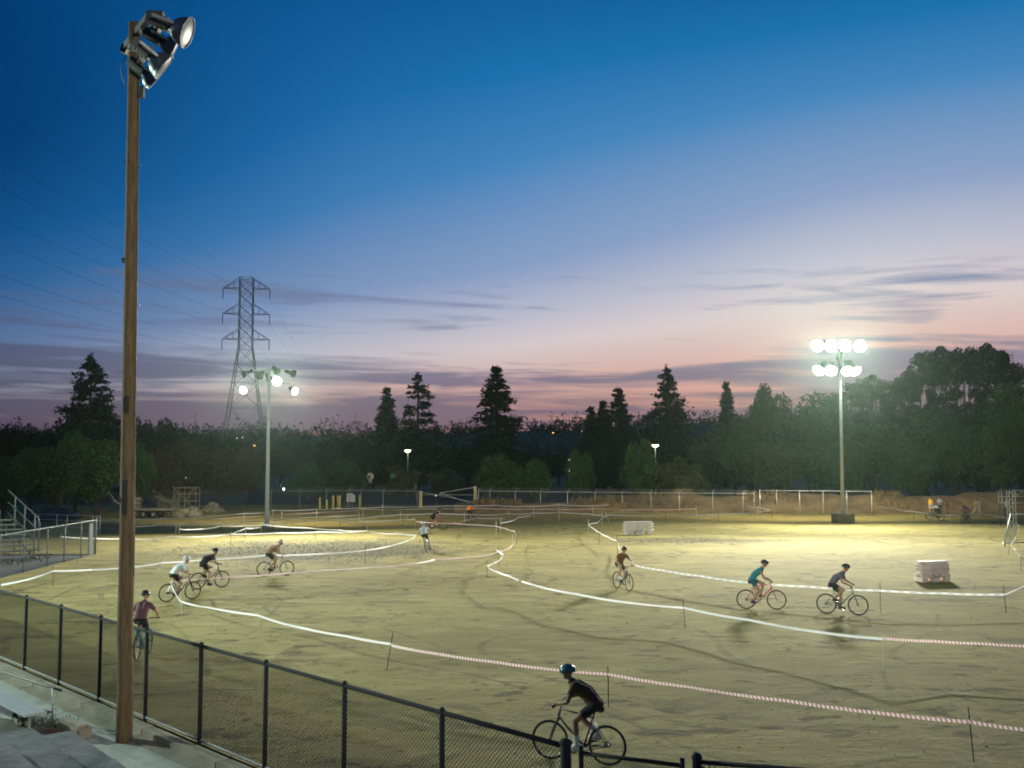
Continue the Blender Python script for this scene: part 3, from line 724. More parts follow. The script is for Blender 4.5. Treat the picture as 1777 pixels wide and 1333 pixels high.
# ------------------------------------------------------------------ lattice towers and wires
def lattice_tower(label, base, H, wb, wt, zw, arms, rz, r=.12):
    root = thing('transmission_tower', label, 'pylon', base, rz)
    def hw(z): return wb + (wt - wb) * min(1, z / zw)
    def cor(z, k): h = hw(z); return Vector(((-h, h, h, -h)[k], (-h, -h, h, h)[k], z))
    legs = MB()
    for k in range(4):
        legs.path([cor(0, k), cor(zw, k), cor(H, k)], [r*1.3, r, r*.8], 5)
    legs.build('legs', M['galv_tower'], root)
    br = MB(); lv = [0]; z = 0
    while z < H - .5:
        z = min(H, z + max(2.1, hw(z) * 1.65)); lv.append(z)
    for a, b in zip(lv[:-1], lv[1:]):
        for k in range(4):
            j = (k+1) % 4
            br.tube(cor(a, k), cor(b, j), r*.5, n=4, cap=False); br.tube(cor(a, j), cor(b, k), r*.5, n=4, cap=False)
            br.tube(cor(b, k), cor(b, j), r*.45, n=4, cap=False)
    br.build('bracing', M['galv_tower'], root)
    tips = []
    for (z, ln, rise) in arms:
        for s in (-1, 1):
            ab = MB(); tip = Vector((s*ln, 0, z)); h = hw(z)
            for yy in (-h, h):
                ab.tube((s*h, yy, z), tip, r*.7, n=4); ab.tube((s*h, yy, z + rise), tip, r*.6, n=4)
                for t in (.35, .68):
                    pa = Vector((s*h, yy, z)).lerp(tip, t); pb = Vector((s*h, yy, z+rise)).lerp(tip, t); ab.tube(pa, pb, r*.35, n=4)
            ab.build('crossarm', M['galv_tower'], root)
            ib = MB(); 
            ib.lathe([(.02,0),(.10,-.1)] + [(.16 if k % 2 else .07, -.2-.17*k) for k in range(16)] + [(.03,-3.0)], Matrix.Translation(tip), 6); ib.build('insulator', M['glass_ins'], root)
            tips.append(tip + Vector((0,0,-3.0)))
    Mz = Matrix.Rotation(rz, 4, 'Z')
    return root, [Vector(base) + Mz @ t for t in tips], Vector(base) + Mz @ Vector((0,0,H))
M['galv_tower'] = mat('weathered_tower_steel', (.10,.115,.115), .6, .3, .2, .5)
TWY = 300.0; tw0 = at(425.5, 640, TWY); s_ = TWY / F
def zt(y, Y): return at(425, y, Y).z + .25
tower, tips, ttop = lattice_tower('tall lattice power pylon with three pairs of crossarms behind the left light pole', (tw0.x, TWY, -.25), zt(482.5, TWY), 6.9, 1.85, zt(600, TWY),
    [(zt(501, TWY), 6.5, 2.9), (zt(545, TWY), 6.5, 2.9), (zt(589, TWY), 6.5, 2.9)], .14)
t2b = at(618, 799, 640)
tower2, tips2, ttop2 = lattice_tower('distant pylon whose top alone shows over the trees', (t2b.x, 640, -.25), at(618, 731, 640).z + .25, 5, 2.2, 22, [(at(618, 739, 640).z + .25, 6.4, 2.6)], .14, .16)
def wire(label, a, b, sag, r=.02, n=24, name='power_line'):
    a = Vector(a); b = Vector(b); mb = MB()
    mb.path([a.lerp(b, k/n) - Vector((0,0,4*sag*(k/n)*(1-k/n))) for k in range(n+1)], r, 4, False)
    o = mb.build(name, M['cable'])
    return tag(o, label, 'power line', 'power lines of the pylon')
ends_l = [((-260, 268), 'upper'), ((-260, 360), 'middle'), ((-260, 445), 'lower')]
for lvl, nm in enumerate(('topmost', 'middle', 'lowest')):
    for sgn, side_ in ((0, 'near'), (1, 'far')):
        a = tips[lvl*2 + sgn]
        yy = (118, 262, 392)[lvl] - sgn*26; Yd = 150
        wire('%s power line past the timber pole, from the pylon arm %s the light pole' % (nm, 'away from' if sgn == 0 else 'nearest'), a, at(-330 + sgn*40, yy, Yd), 2.6)
        b = tips2[sgn] + Vector((0, 0, -1.0*lvl))
        wire('%s power line to the distant pylon, from the tip %s the light pole' % (nm, 'away from' if sgn == 0 else 'nearest'), a, b, 6.0, .026)
wire('earth wire rising steeply from the peak of the tall pylon', ttop, at(-300, -40, 150), 2.0, .016)

# small service pole hidden behind the timber pole, with its crossarm and slack cable
sb_ = G(222, 890, -.25); SY = sb_.y
sroot = thing('utility_pole', 'thin service pole mostly hidden behind the brown timber pole', 'utility pole', sb_)
mb = MB(); mb.tube((0,0,0), (0,0,at(222,700,SY).z+.25), .13, .10, 10); mb.build('pole', M['bark'], sroot, True)
mb = MB(); zc_ = at(222, 728, SY).z + .25; mb.bar((-1.75,0,zc_), (1.1,0,zc_), .10, .12); mb.build('crossarm', M['bark'], sroot)
for dx in (-1.65, -1.3, -.95, .9):
    mb = MB(); mb.lathe([(.02,0),(.02,.12),(.07,.14),(.09,.2),(.05,.24),(.08,.28),(.06,.36),(.001,.38)], Matrix.Translation((dx,0,zc_+.05)), 8); mb.build('insulator', M['glass_ins'], sroot)
for dy in (646, 661, 703):
    mb = MB(); zz = at(222, dy, SY).z; a = at(199, dy, SY) ; mb.tube(at(199, dy, SY) - sb_, at(212, dy, SY) - sb_, .02, n=5); mb.build('pole_step', M['dark_steel'], sroot)
mb = MB(); mb.tube((0,0,at(222,700,SY).z), (0,0,at(222,640,SY).z+.25), .05, .04, 8); mb.build('pole_extension', M['dark_steel'], sroot)
o = wire('slack cable from the service pole to the foot of the tall pylon', at(222, 795, SY), at(455, 764, 210), .9, .05, name='service_cable'); o['group'] = 'service cables'
# ------------------------------------------------------------------ street lamps and far lights
def street_lamp(px, ytop, Y, label, lit='street_lit', head=.55, es=1.0, zb=-.2, group='street lamps along the far road'):
    b = at(px, 820, Y); b.z = zb; t = at(px, ytop, Y); h = t.z - b.z
    root = thing('street_lamp', label, 'street lamp', b, group=group)
    mb = MB(); mb.tube((0,0,0), (0,0,h), .11, .07, 8); mb.build('pole', M['galv'] if Y < 220 else M['dark_steel'], root, True)
    hb = MB(); hb.box((0, -.1, h+.16), (head*1.1, head*1.3, .18)); hb.lathe([(.10,h-.02),(.13,h+.08)], n=8); hb.build('lamp_head', M['ballast'], root)
    lb = MB(); lb.lathe([(head*.62, 0), (head*.55, -.16), (head*.3, -.28), (.001, -.32)], Matrix.Translation((0, -.12, h+.06)), 12); lb.build('lens', M[lit], root, True)
    return root
street_lamp(707.5, 782, 165, 'pale street lamp behind the fence near the green sign', head=.75)
street_lamp(1137.5, 773, 150, 'pale street lamp behind the berm in front of the tallest right conifer', head=.75)
far = [(515,803,230,'orange_lit','orange lamp glowing low among trees, wider of the close pair'), (524,801,236,'orange_lit','orange lamp glowing low among trees, smaller of the close pair'),
 (742,803,230,'orange_lit','single orange lamp under the second conifer'), (960,751,640,'orange_lit','orange lamp high on the wooded ridge'), (1010,748,640,'warm_lit','faint warm lamp on the ridge left of the conifer trio'),
 (896,756,640,'warm_lit','tiny warm lamp on the ridge beside the big conifer'), (988,815,190,'cyan_lit','cold bluish lamp beside the small bush'), (988,798,320,'warm_lit','dim lamp just above the cold bluish one'),
 (951,801,300,'orange_lit','dim amber lamp among dark cypress trunks'), (324,829,170,'cyan_lit','white lamp above the metal scaffold'), (329,827,175,'orange_lit','amber lamp right of the white one above the scaffold'),
 (320,827,172,'orange_lit','amber lamp left of the white one above the scaffold'), (76,818,150,'warm_lit','pale lamp showing through the green trees'), (54,818,152,'warm_lit','dim lamp showing at the edge of the green trees'), (90,820,154,'warm_lit','yellowish lamp showing low in the green trees'),
 (410,760,420,'warm_lit','dim warm lamp behind the pylon legs'), (420,759,430,'warm_lit','second warm lamp behind the pylon legs'), (441,773,400,'orange_lit','reddish lamp beside the white light pole'), (493,848,180,'street_lit','small yellow lamp close to the ground by the path')]
for px, y, Y, m, lab in far:
    zb = -.2 if Y < 500 else ridge(at(px, y, Y).x, Y) - 1
    hd = {'orange_lit': .42, 'warm_lit': .26, 'cyan_lit': .42, 'street_lit': .3}[m] * (Y/200)**.75 * (.6 if Y > 500 else 1)
    street_lamp(px, y, Y, lab, m, head=hd, zb=zb, group='distant lamps among the trees')

# ------------------------------------------------------------------ trees
RNG = np.random.default_rng(11)
def leaf_mesh(name, P, S, m, tilt=None, asp=.6):
    """P: n x 3 leaf-spray centres, S: sizes -> one mesh of bent leaf sprays"""
    n = len(P); a = RNG.normal(size=(n,3)); a /= np.linalg.norm(a, axis=1)[:,None]
    b = RNG.normal(size=(n,3)); b -= a * (a*b).sum(1)[:,None]; b /= np.linalg.norm(b, axis=1)[:,None]
    if tilt is not None: a = a*(1-tilt[1]) + np.array(tilt[0])*tilt[1]
    c = np.cross(a, b); a = a*S[:,None]*.5; b = b*S[:,None]*.5*asp; c = c*S[:,None]*.12
    V = np.empty((n,5,3)); V[:,0] = P - a; V[:,1] = P + b + c; V[:,2] = P + a; V[:,3] = P - b + c; V[:,4] = P - c*.5
    V = V.reshape(-1,3)
    i = np.arange(n)*5
    Fc = np.stack([np.stack([i, i+1, i+4],1), np.stack([i+1, i+2, i+4],1), np.stack([i+2, i+3, i+4],1), np.stack([i+3, i, i+4],1)],1).reshape(-1,3)
    me = bpy.data.meshes.new(name); me.vertices.add(len(V)); me.vertices.foreach_set('co', V.ravel())
    me.loops.add(len(Fc)*3); me.loops.foreach_set('vertex_index', Fc.ravel()); me.polygons.add(len(Fc)); me.polygons.foreach_set('loop_start', np.arange(len(Fc))*3); me.polygons.foreach_set('loop_total', np.full(len(Fc),3))
    me.materials.append(m); me.update(calc_edges=True); return me
def broadleaf(seed, h, w, ncl, per, leaf, shape='round'):
    rng = np.random.default_rng(seed); tr = MB(); C = []; Rc = []
    if shape == 'poplar':
        nst = 2
        for s in range(nst):
            ox = rng.normal()*.25; tp = Vector((ox*3 + rng.normal()*.3, rng.normal()*.4, h*.97)); pts = [Vector((ox,0,0)), Vector((ox*1.6, 0, h*.35)), Vector((ox*2.2+rng.normal()*.2, rng.normal()*.2, h*.7)), tp]
            tr.path(pts, [.26,.20,.12,.03], 6)
            for k in range(ncl//nst):
                t = rng.random()**.72; z = h*(.50 + .475*t); wz = w*.5*(.55 + .75*math.sin(math.pi*min(1, .12+t*.86))**.8)
                an = rng.random()*6.28; rr = wz*rng.random()**.6
                c = np.array([ox*2.2*z/h + rr*math.cos(an), rr*math.sin(an), z - .6*rr*(z>.85*h)])
                if z < .74*h and rng.random() < .55: continue
                C.append(c); Rc.append(w*(.10+.09*rng.random()))
                tr.tube((ox*1.8, 0, max(h*.2, z - rr*1.9)), c, .05, .02, 4, False)
    else:
        tr.path([(0,0,0), (rng.normal()*.2, rng.normal()*.2, h*.22), (rng.normal()*.4, rng.normal()*.4, h*.5)], [w*.035+.08, w*.028+.06, w*.012+.04], 8)
        for k in range(ncl):
            u = rng.normal(size=3); u /= np.linalg.norm(u); rad = rng.random()**.33
            zlow = .12 if shape == 'bush' else .26
            cz = h*(zlow + (1-zlow)*.5) ; hz = h*(1-zlow)*.5*.88
            c = np.array([u[0]*rad*w*.41, u[1]*rad*w*.41, cz + u[2]*rad*hz])
            if shape == 'tall': c[:2] *= 1.05 - .5*max(0, (c[2]-cz)/hz)
            c += rng.normal(size=3)*w*.04
            C.append(c); Rc.append(w*(.09 + .10*rng.random()))
            if k % 2 == 0: tr.path([(0,0,h*(.15+.25*rng.random())), tuple(np.array([0,0,h*.3])*.5 + c*.5), tuple(c)], [w*.012+.03, w*.008+.02, .02], 5, False)
    P = []; S = []
    for c, r in zip(C, Rc):
        n = int(per*(r/(w*.14))**2); u = rng.normal(size=(n,3)); u /= np.linalg.norm(u,axis=1)[:,None]
        q = c + u * (r*(.55+.5*rng.random(n)**.5))[:,None]*np.array([1.1,1.1,.75])
        P.append(q); S.append(leaf*(.6+.8*rng.random(n)))
    P = np.concatenate(P); S = np.concatenate(S); P[:,2] = np.maximum(P[:,2], .15)
    return tr, P, S
PROTO = {}
def proto(key, m, *args, **kw):
    tr, P, S = broadleaf(*args, **kw); PROTO[key] = (tr.mesh('trunk', M['bark'], True), leaf_mesh('crown', P, S, M[m]), args[1], args[2])
proto('dark_a', 'leaf_dark', 1, 12, 10, 46, 95, .55); proto('dark_b', 'leaf_dark', 2, 12, 9, 40, 95, .55, 'tall')
proto('green_a', 'leaf_green', 3, 10, 9, 46, 120, .42); proto('green_b', 'leaf_green', 4, 10, 8, 42, 120, .42, 'tall')
proto('olive_a', 'leaf_olive', 5, 10, 9, 46, 110, .45); proto('brown_a', 'leaf_brown', 6, 9, 9, 44, 120, .42)
proto('poplar_a', 'leaf_dark', 7, 24, 5.2, 62, 46, .46, 'poplar'); proto('poplar_b', 'leaf_dark', 8, 24, 4.6, 58, 46, .46, 'poplar')
proto('bush_a', 'leaf_green', 9, 6, 8, 34, 120, .36, 'bush'); proto('bush_b', 'leaf_olive', 10, 6, 7, 30, 120, .36, 'bush')
def conifer(seed, h, w, gap, droop=.25, full=.5):
    rng = np.random.default_rng(seed); tr = MB(); tr.path([(0,0,0),(0.05,0,h*.5),(0,0,h*.99)], [.38,.24,.03], 7)
    P = []; S = []; z = h*.06
    while z < h*.985:
        t = z/h; L = w*.5*((1-t)**.85*1.5 + .05); nb = int(rng.integers(4,7)); a0 = rng.random()*6.28
        for k in range(nb):
            if rng.random() < gap*.45: continue
            an = a0 + 6.28*k/nb + rng.normal()*.25; l = L*(.66+.38*rng.random()); dx, dy = math.cos(an), math.sin(an)
            up = .10*l - 0; tip = np.array([dx*l, dy*l, z - droop*l + .22*l*t]); r0 = np.array([0,0,z])
            midp = r0*.45 + tip*.55 + np.array([0,0,.10*l])
            tr.path([tuple(r0), tuple(midp), tuple(tip)], [.05+.012*l, .035, .012], 4, False)
            n = int(8 + l*20*full)
            s = .18 + .82*rng.random(n)**.75; q = (1-s)[:,None]*r0 + s[:,None]*tip + (.4*s*(1-s)*l)[:,None]*np.array([0,0,1.0])*.6
            wdt = .10*l + .28; q += rng.normal(size=(n,3))*np.array([wdt*.55, wdt*.55, .17 + .03*l]); q[:,2] -= .10
            P.append(q); S.append(.45 + .5*rng.random(n))
        z += h*.0205*(.7+.7*rng.random()) + gap*.12
    for k in range(30): P.append(np.array([[rng.normal()*.12, rng.normal()*.12, h*(.93+.07*k/30)]])); S.append(np.array([.42]))
    P = np.concatenate(P); S = np.concatenate(S)
    return tr.mesh('trunk', M['bark'], True), leaf_mesh('crown', P, S, M['needle'], asp=.42), h, w
PROTO['con_sparse'] = conifer(21, 24, 8.4, 1.5, .16, .95)
PROTO['con_dense'] = conifer(22, 24, 8.4, .75, .22, 1.15)
PROTO['con_narrow'] = conifer(23, 20, 4.6, .6, .3, 1.2)
PROTO['con_ragged'] = conifer(24, 24, 8.6, 1.0, .12, 1.1)
def tree(key, px, ytop, Y, wpx, label, group=None, name=None, cat='tree', zb=-.25, rz=None):
    trm, crm, h, w = PROTO[key]; b = at(px, 820, Y); b.z = zb; t = at(px, ytop, Y).z - zb
    sz = t / h; sw = (wpx / F * Y) / w * (1.42 if key.startswith('con') else 1.0)
    root = thing(name or ('conifer_tree' if key.startswith('con') else 'poplar_tree' if key.startswith('pop') else 'bush' if key.startswith('bush') else 'broadleaf_tree'), label, cat, b, group=group)
    root.scale = (sw, sw, sz); root.rotation_euler = (0, 0, random.random()*6.28 if rz is None else rz)
    link('trunk', trm, root); link('crown', crm, root)
    return root
g_ = 'conifers standing above the far trees'
tree('con_ragged', 153, 612, 150, 92, 'dark broad conifer rising behind the left green trees', g_, rz=1.0)
tree('con_narrow', 670.5, 673, 205, 42, 'slim conifer beside the distant pylon top', g_)
tree('con_sparse', 724.5, 645, 200, 70, 'conifer with open layered branches above the pale street lamp', g_)
tree('con_dense', 861.5, 634, 190, 78, 'tall dark conifer standing alone in the middle of the skyline', g_)
tree('con_dense', 1073, 672, 200, 62, 'tallest of the three close conifers', g_, rz=2)
tree('con_narrow', 1047.5, 696, 205, 40, 'middle-height conifer of the close trio', g_)
tree('con_narrow', 1026, 706, 210, 36, 'lowest conifer of the close trio', g_)
tree('con_ragged', 1158.5, 632, 195, 72, 'tall bushy conifer behind the right street lamp', g_)
tree('con_narrow', 1262, 663, 215, 36, 'slim conifer between the bushy one and the leafy trees', g_)
def many(kind, lst, group=None, **kw):
    for (px, yt, Y, w, lab) in lst: tree(kind, px, yt, Y, w, lab, group, **kw)
g_ = 'leafy trees behind the left bleachers'
many('dark_a', [(18,737,150,110,'dark tree with a knobbly top at the far left of the skyline'), (78,741,155,80,'dark round tree just left of the broad conifer'), (120,716,152,70,'dark tree filling the left foot of the broad conifer'),(190,732,153,80,'dark tree filling the right foot of the broad conifer'),
    (238,719,170,58,'dark tree peeking out just right of the timber pole'), (330,748,175,110,'low dark tree between the timber pole and the pylon'), (398,757,180,80,'low dark tree at the pylon feet')], g_)
many('dark_b', [(280,728,172,60,'dark thin-topped tree right of the timber pole')], g_)
many('green_a', [(8,792,96,110,'green tree low behind the bleacher stair rail'), (98,776,100,105,'widest green tree behind the left bleachers'), (172,764,104,100,'green tree directly left of the timber pole')], g_)
many('green_b', [(52,780,108,80,'green tree between the two rounder green ones'), (132,752,112,80,'taller green tree under the broad conifer'), (236,772,115,70,'green tree directly behind the timber pole')], g_)
many('brown_a', [(272,790,118,80,'bronze-leaved tree nearest the timber pole'), (322,772,122,100,'bronze-leaved tree behind the metal scaffold'), (382,784,126,84,'bronze-leaved tree left of the white light pole'), (428,780,135,70,'bronze-leaved tree hugging the pylon leg')], 'bronze-leaved trees')
g_ = 'dark trees of the middle distance'
many('dark_a', [(487,760,190,70,'dark tree right of the white light pole'), (536,771,210,80,'low dark tree behind the orange lamps'), (590,755,195,92,'round dark tree below the distant pylon'), (640,766,200,80,'dark tree under the slim conifer'), (700,758,190,100,'dark tree under the layered conifer'), (752,766,188,80,'dark tree right of the layered conifer'),
    (806,768,200,80,'dark tree filling the gap before the lone tall conifer'), (905,778,205,70,'dark tree right of the lone tall conifer'), (950,784,215,60,'dark tree around the dim amber lamp'), (1030,756,190,74,'dark tree at the foot of the conifer trio'), (1100,766,188,70,'dark tree between the trio and the bushy conifer'), (1160,752,185,80,'dark tree at the foot of the bushy conifer')], g_)
many('dark_b', [(560,768,170,60,'dark narrow tree beside the path lamp'), (860,759,186,84,'dark skirt tree around the lone tall conifer'), (1072,749,196,80,'dark skirt tree around the tallest of the trio'), (970,786,230,50,'dark cypress-like tree left of the bluish lamp')], g_)
many('bush_a', [(868,792,140,92,'green bush below the lone tall conifer'), (925,800,142,70,'green bush right of the lone tall conifer'), (1003,786,145,56,'small green bush beside the cold bluish lamp'), (1113,768,140,68,'green bush in front of the bushy conifer, left of the lamp'), (600,800,150,90,'dim bush behind the yellow bollards'), (540,806,150,80,'dim bush behind the path')], 'bushes along the far road', cat='bush')
many('bush_b', [(1172,790,135,84,'olive bush just right of the street lamp'), (1205,816,130,70,'low olive bush behind the berm'), (690,806,150,80,'dull olive bush behind the green sign'), (770,812,150,80,'dull olive bush behind the timber posts')], 'bushes along the far road', cat='bush')
g_ = 'leafy trees behind the berm'
many('olive_a', [(1236,752,150,96,'olive tree at the left end of the berm trees'), (1276,726,152,100,'olive tree below the slim conifer'), (1340,690,170,100,'leafy tree with a loose feathery top'), (1345,770,136,110,'low olive tree beside the light pole trees')], g_)
many('green_a', [(1300,745,140,110,'green tree swelling over the berm left of the light pole'), (1408,683,165,110,'round green tree left of the bright light pole'), (1420,760,138,130,'green tree directly behind the light pole foot'), (1510,735,142,150,'broad green tree right of the light pole'), (1610,712,145,160,'broad green tree under the poplars'), (1706,700,140,150,'broad green tree under the last poplars'), (1772,664,132,130,'dark green tree cut by the right edge')], g_)
many('green_b', [(1325,674,172,60,'upright leafy tree with a ragged crest'), (1454,690,160,70,'upright green tree hugging the bright light pole'), (1580,775,128,90,'small pointed green tree behind the yellow shirt'), (1660,745,134,110,'upright green tree behind the seated rider'), (1744,730,128,90,'upright green tree behind the white goal'), (1470,770,130,80,'upright green tree beside the light pole')], g_)
g_ = 'tall poplars against the sunset'
pp_ = [(1478,660),(1500,648),(1521,645),(1545,652),(1568,650),(1586,632),(1604,606),(1624,599),(1643,594),(1664,593),(1681,604),(1697,592),(1714,589),(1733,594),(1750,604),(1770,630)]
pl = ['first poplar beside the bright lamps','second poplar beside the bright lamps','poplar in the middle of the lower row','poplar with a flat top in the lower row','last poplar of the lower row','short poplar on the step up to the high row','first poplar of the high row','poplar of the high row with a rounded crown','poplar left of the gap, nearly the tallest','tallest poplar left of the gap','poplar leaning into the gap','poplar right of the gap','tallest poplar of all','poplar right of the tallest','last full poplar of the high row','poplar falling away at the right edge']
for k, ((px, yt), lab) in enumerate(zip(pp_, pl)):
    tree('poplar_a' if k % 2 else 'poplar_b', px, yt, 205 + (k % 3)*7, 40 if k < 6 else 44, lab, g_)

# far wood on the ridge: one mass
P = []; S = []
rw = np.random.default_rng(5)
for k in range(2600):
    y = 760 - 330*rw.random()**1.7; x = (rw.random()*2-1)*y*.56 + y*.06; z = ridge(x, y)
    if z < 3: continue
    h = 5 + 6*rw.random()**2 + (6 if rw.random() < .06 else 0); con = rw.random() < .5
    n = 26; t = rw.random(n); an = rw.random(n)*6.28
    rr = (2.6*(1-t)*(.5+.5*rw.random(n)) if con else 3.4*np.sqrt(np.maximum(.05, 1-(2*t-1)**2))*rw.random(n)**.5)
    P.append(np.stack([x+rr*np.cos(an), y+rr*np.sin(an), z-1.0+h*t], 1)); S.append((1.1+1.0*rw.random(n))*(1.3-.7*t if con else 1.1))
tag(link('far_wood', leaf_mesh('far_wood', np.concatenate(P), np.concatenate(S), M['leaf_far'])), 'dark wooded ridge on the horizon below the sunset', 'woodland', kind='stuff')
# dry grass tufts along the berm crest and fence
P = []; S = []
for k in range(2200):
    x = rw.random()*80 - 4; c = 113.5 - .035*x + 1.2*nz(x, 0, .12, 3); y = c + rw.normal()*1.6
    dens = nz(x, 3, .15, 7)
    if dens < -.05: continue
    z = berm_h(x, y); n = 3
    for j in range(n): P.append((x+rw.normal()*.12, y+rw.normal()*.12, z+.05+rw.random()*.30)); S.append(.35+.45*rw.random())
tag(link('dry_grass', leaf_mesh('dry_grass', np.array(P), np.array(S), M['dry_grass'], tilt=((0,0,1.3), .7), asp=.14)), 'dry straw-coloured grass along the soil berm', 'grass', kind='stuff')
# ------------------------------------------------------------------ low bleachers behind the side fence
bl = thing('bleachers', 'low bleachers with weathered benches and a sloping pipe rail', 'bleachers', (-35.9, 49.2, 0), R(-45))
for k in range(7):
    x = -.05 - .75*k; z = .42 + .24*k
    for nm, dx, dz, w in (('seat_board', 0, 0, .26), ('foot_board', -.36, -.06, .30)):
        mb = MB(); mb.box((x+dx, 7.0, z+dz), (w, 14.4, .05)); mb.build(nm, M['bleach_board'], bl)
fr = MB()
for yy in (.4, 3.6, 6.8, 10.0, 13.6):
    fr.bar((.1, yy, .12), (-4.6, yy, 1.62), .05, .07)
    for k in range(7): fr.tube((-.05-.75*k, yy, -.05), (-.05-.75*k, yy, .40+.24*k), .025, n=6)
fr.build('frame', M['galv'], bl)
rl_ = MB(); y0 = 14.3
pts_ = [Vector((-.85, y0, .25)), Vector((-.78, y0, 1.75)), Vector((-1.0, y0, 2.08)), Vector((-5.6, y0, 3.52))]
rl_.path(pts_, .035, 8)
rl_.tube((-.95, y0, 1.4), (-5.6, y0, 2.85), .025, n=8); rl_.tube((-.95, y0, .8), (-5.6, y0, 2.2), .025, n=8)
rl_.build('pipe_rail', M['rail_grey'], bl, True)
for dx in (-1.5, -3.0, -4.5):
    pb = MB(); pb.tube((dx, y0, -.05), (dx, y0, 2.08 + (-1.0-dx)*.31), .04); pb.build('rail_post', M['rail_grey'], bl, True)
# low pipe fence further back
pf = [G(66, 925), G(98, 927), G(116, 927.5), G(160, 929), G(173, 929.5)]
pfr = thing('pipe_fence', 'low pale pipe fence running behind the bleacher rail', 'fence', pf[0])
for p in pf:
    mb = MB(); mb.tube(p - pf[0], p - pf[0] + Vector((0,0,1.42)), .035, n=8); mb.build('post', M['galv_light'], pfr, True)
for z in (1.38, 1.0, .5):
    mb = MB(); mb.path([p - pf[0] + Vector((0,0,z)) for p in pf], .028, 6); mb.build('rail', M['galv_light'], pfr, True)
# weeds at the bleachers' foot
P = []; S = []
for k in range(160):
    P.append((-25.6 + rw.normal()*.3, 54 + rw.random()*6, rw.random()*.15)); S.append(.08+.14*rw.random())
tag(link('weeds', leaf_mesh('weeds', np.array(P), np.array(S), M['weed'])), 'dark weeds at the foot of the low bleachers', 'weeds', kind='stuff')

# ------------------------------------------------------------------ concrete tiers, bench and hand rail in the near corner
st = thing('concrete_tiers', 'grey concrete seating tiers descending to the walk in the near corner', 'tiers', (0,0,WALKZ))
ed = Vector((-.61, .79, 0)).normalized(); en = Vector((-.79, -.61, 0)).normalized()
edges_ = [(G(187, 1308, .25), 2.05), (G(118, 1308, .62), 2.15), (G(40, 1308, .99), 2.2), (G(-38, 1308, 1.36), 2.4)]
for k, (p, lu) in enumerate(edges_):
    z = (.25, .62, .99, 1.36)[k]; q = Vector((p.x, p.y, 0))
    dep = 1.05; a = q + ed*lu; b = q - ed*7.0
    mb = MB(); poly = [a, b, b + en*dep, a + en*dep]
    mb.prism([(v.x, v.y) for v in poly], z - WALKZ)
    me = mb.mesh('tier', M['tier']); bm = bmesh.new(); bm.from_mesh(me); bmesh.ops.recalc_face_normals(bm, faces=bm.faces); bmesh.ops.bevel(bm, geom=bm.edges[:], offset=.035, segments=2, affect='EDGES'); bm.to_mesh(me); bm.free()
    link('tier', me, st)
# broken kerb blocks, a brick and weeds beside the tiers
kr = MB(); p = G(128, 1278, WALKZ); kr.box((0,0,.14), (.95,.34,.30), math.atan2(ed.y, ed.x)+.15)
o = kr.build('kerb_stub', M['concrete_old'], None, loc=p); tag(o, 'broken stub of tan kerb at the corner of the tiers', 'kerb')
bm = bmesh.new(); bm.from_mesh(o.data); bmesh.ops.bevel(bm, geom=bm.edges[:], offset=.06, segments=2, affect='EDGES'); bm.to_mesh(o.data); bm.free()
kr = MB(); p = G(36, 1253, WALKZ); kr.box((0,0,.08), (.85,.25,.18), math.atan2(ed.y, ed.x)-.1)
o = kr.build('kerb_stub', M['concrete_old'], None, loc=p); tag(o, 'smaller tan kerb stub lying under the aluminium bench', 'kerb')
bm = bmesh.new(); bm.from_mesh(o.data); bmesh.ops.bevel(bm, geom=bm.edges[:], offset=.05, segments=2, affect='EDGES'); bm.to_mesh(o.data); bm.free()
kr = MB(); p = G(98, 1274, WALKZ); kr.box((0,0,.05), (.36,.13,.10), math.atan2(ed.y, ed.x)+.7); o = kr.build('brick', M['brick'], None, loc=p); tag(o, 'dark red brick lying at the foot of the rail post', 'brick')
bm = bmesh.new(); bm.from_mesh(o.data); bmesh.ops.bevel(bm, geom=bm.edges[:], offset=.012, segments=1, affect='EDGES'); bm.to_mesh(o.data); bm.free()
P = []; S = []
for k in range(420):
    c = G(88, 1266, WALKZ) if k < 300 else G(60, 1255, WALKZ)
    P.append((c.x+rw.normal()*.22, c.y+rw.normal()*.16, WALKZ+.02+rw.random()*.2)); S.append(.05+.10*rw.random())
tag(link('weeds', leaf_mesh('weeds', np.array(P), np.array(S), M['weed'], tilt=((0,0,1), .5), asp=.2)), 'small weeds round the rail post by the tiers', 'weeds', kind='stuff')
soil = sheet('soil_strip', [tuple(v)[:2] for v in (G(-60,1235,WALKZ), G(20,1250,WALKZ), G(112,1262,WALKZ), G(150,1288,WALKZ), G(110,1330,WALKZ), G(-60,1330,WALKZ))], WALKZ+.004, M['earth'])
# bench
bu = Vector((-.93, 1.0, 0)).normalized(); bp_ = Vector((-bu.y, bu.x, 0)); be = G(62, 1240, .30)
be = Vector((be.x, be.y, 0)); bz = .30 - WALKZ
bn = thing('bench', 'pale aluminium plank bench beside the hand rail', 'bench', (be.x, be.y, WALKZ))
for k, o_ in enumerate((-.145, 0, .145)):
    mb = MB(); a = bp_*o_; mb.bar(a + Vector((0,0,bz)), a + bu*4.2 + Vector((0,0,bz)), .138, .045); mb.build('plank', M['alu'], bn)
for s in (.35, 2.2, 4.0):
    mb = MB(); mb.bar(bu*s + bp_*.2 + Vector((0,0,bz-.05)), bu*s - bp_*.2 + Vector((0,0,bz-.05)), .05, .05); mb.tube(bu*s + Vector((0,0,0)), bu*s + Vector((0,0,bz-.05)), .035); mb.build('bench_leg', M['galv'], bn)
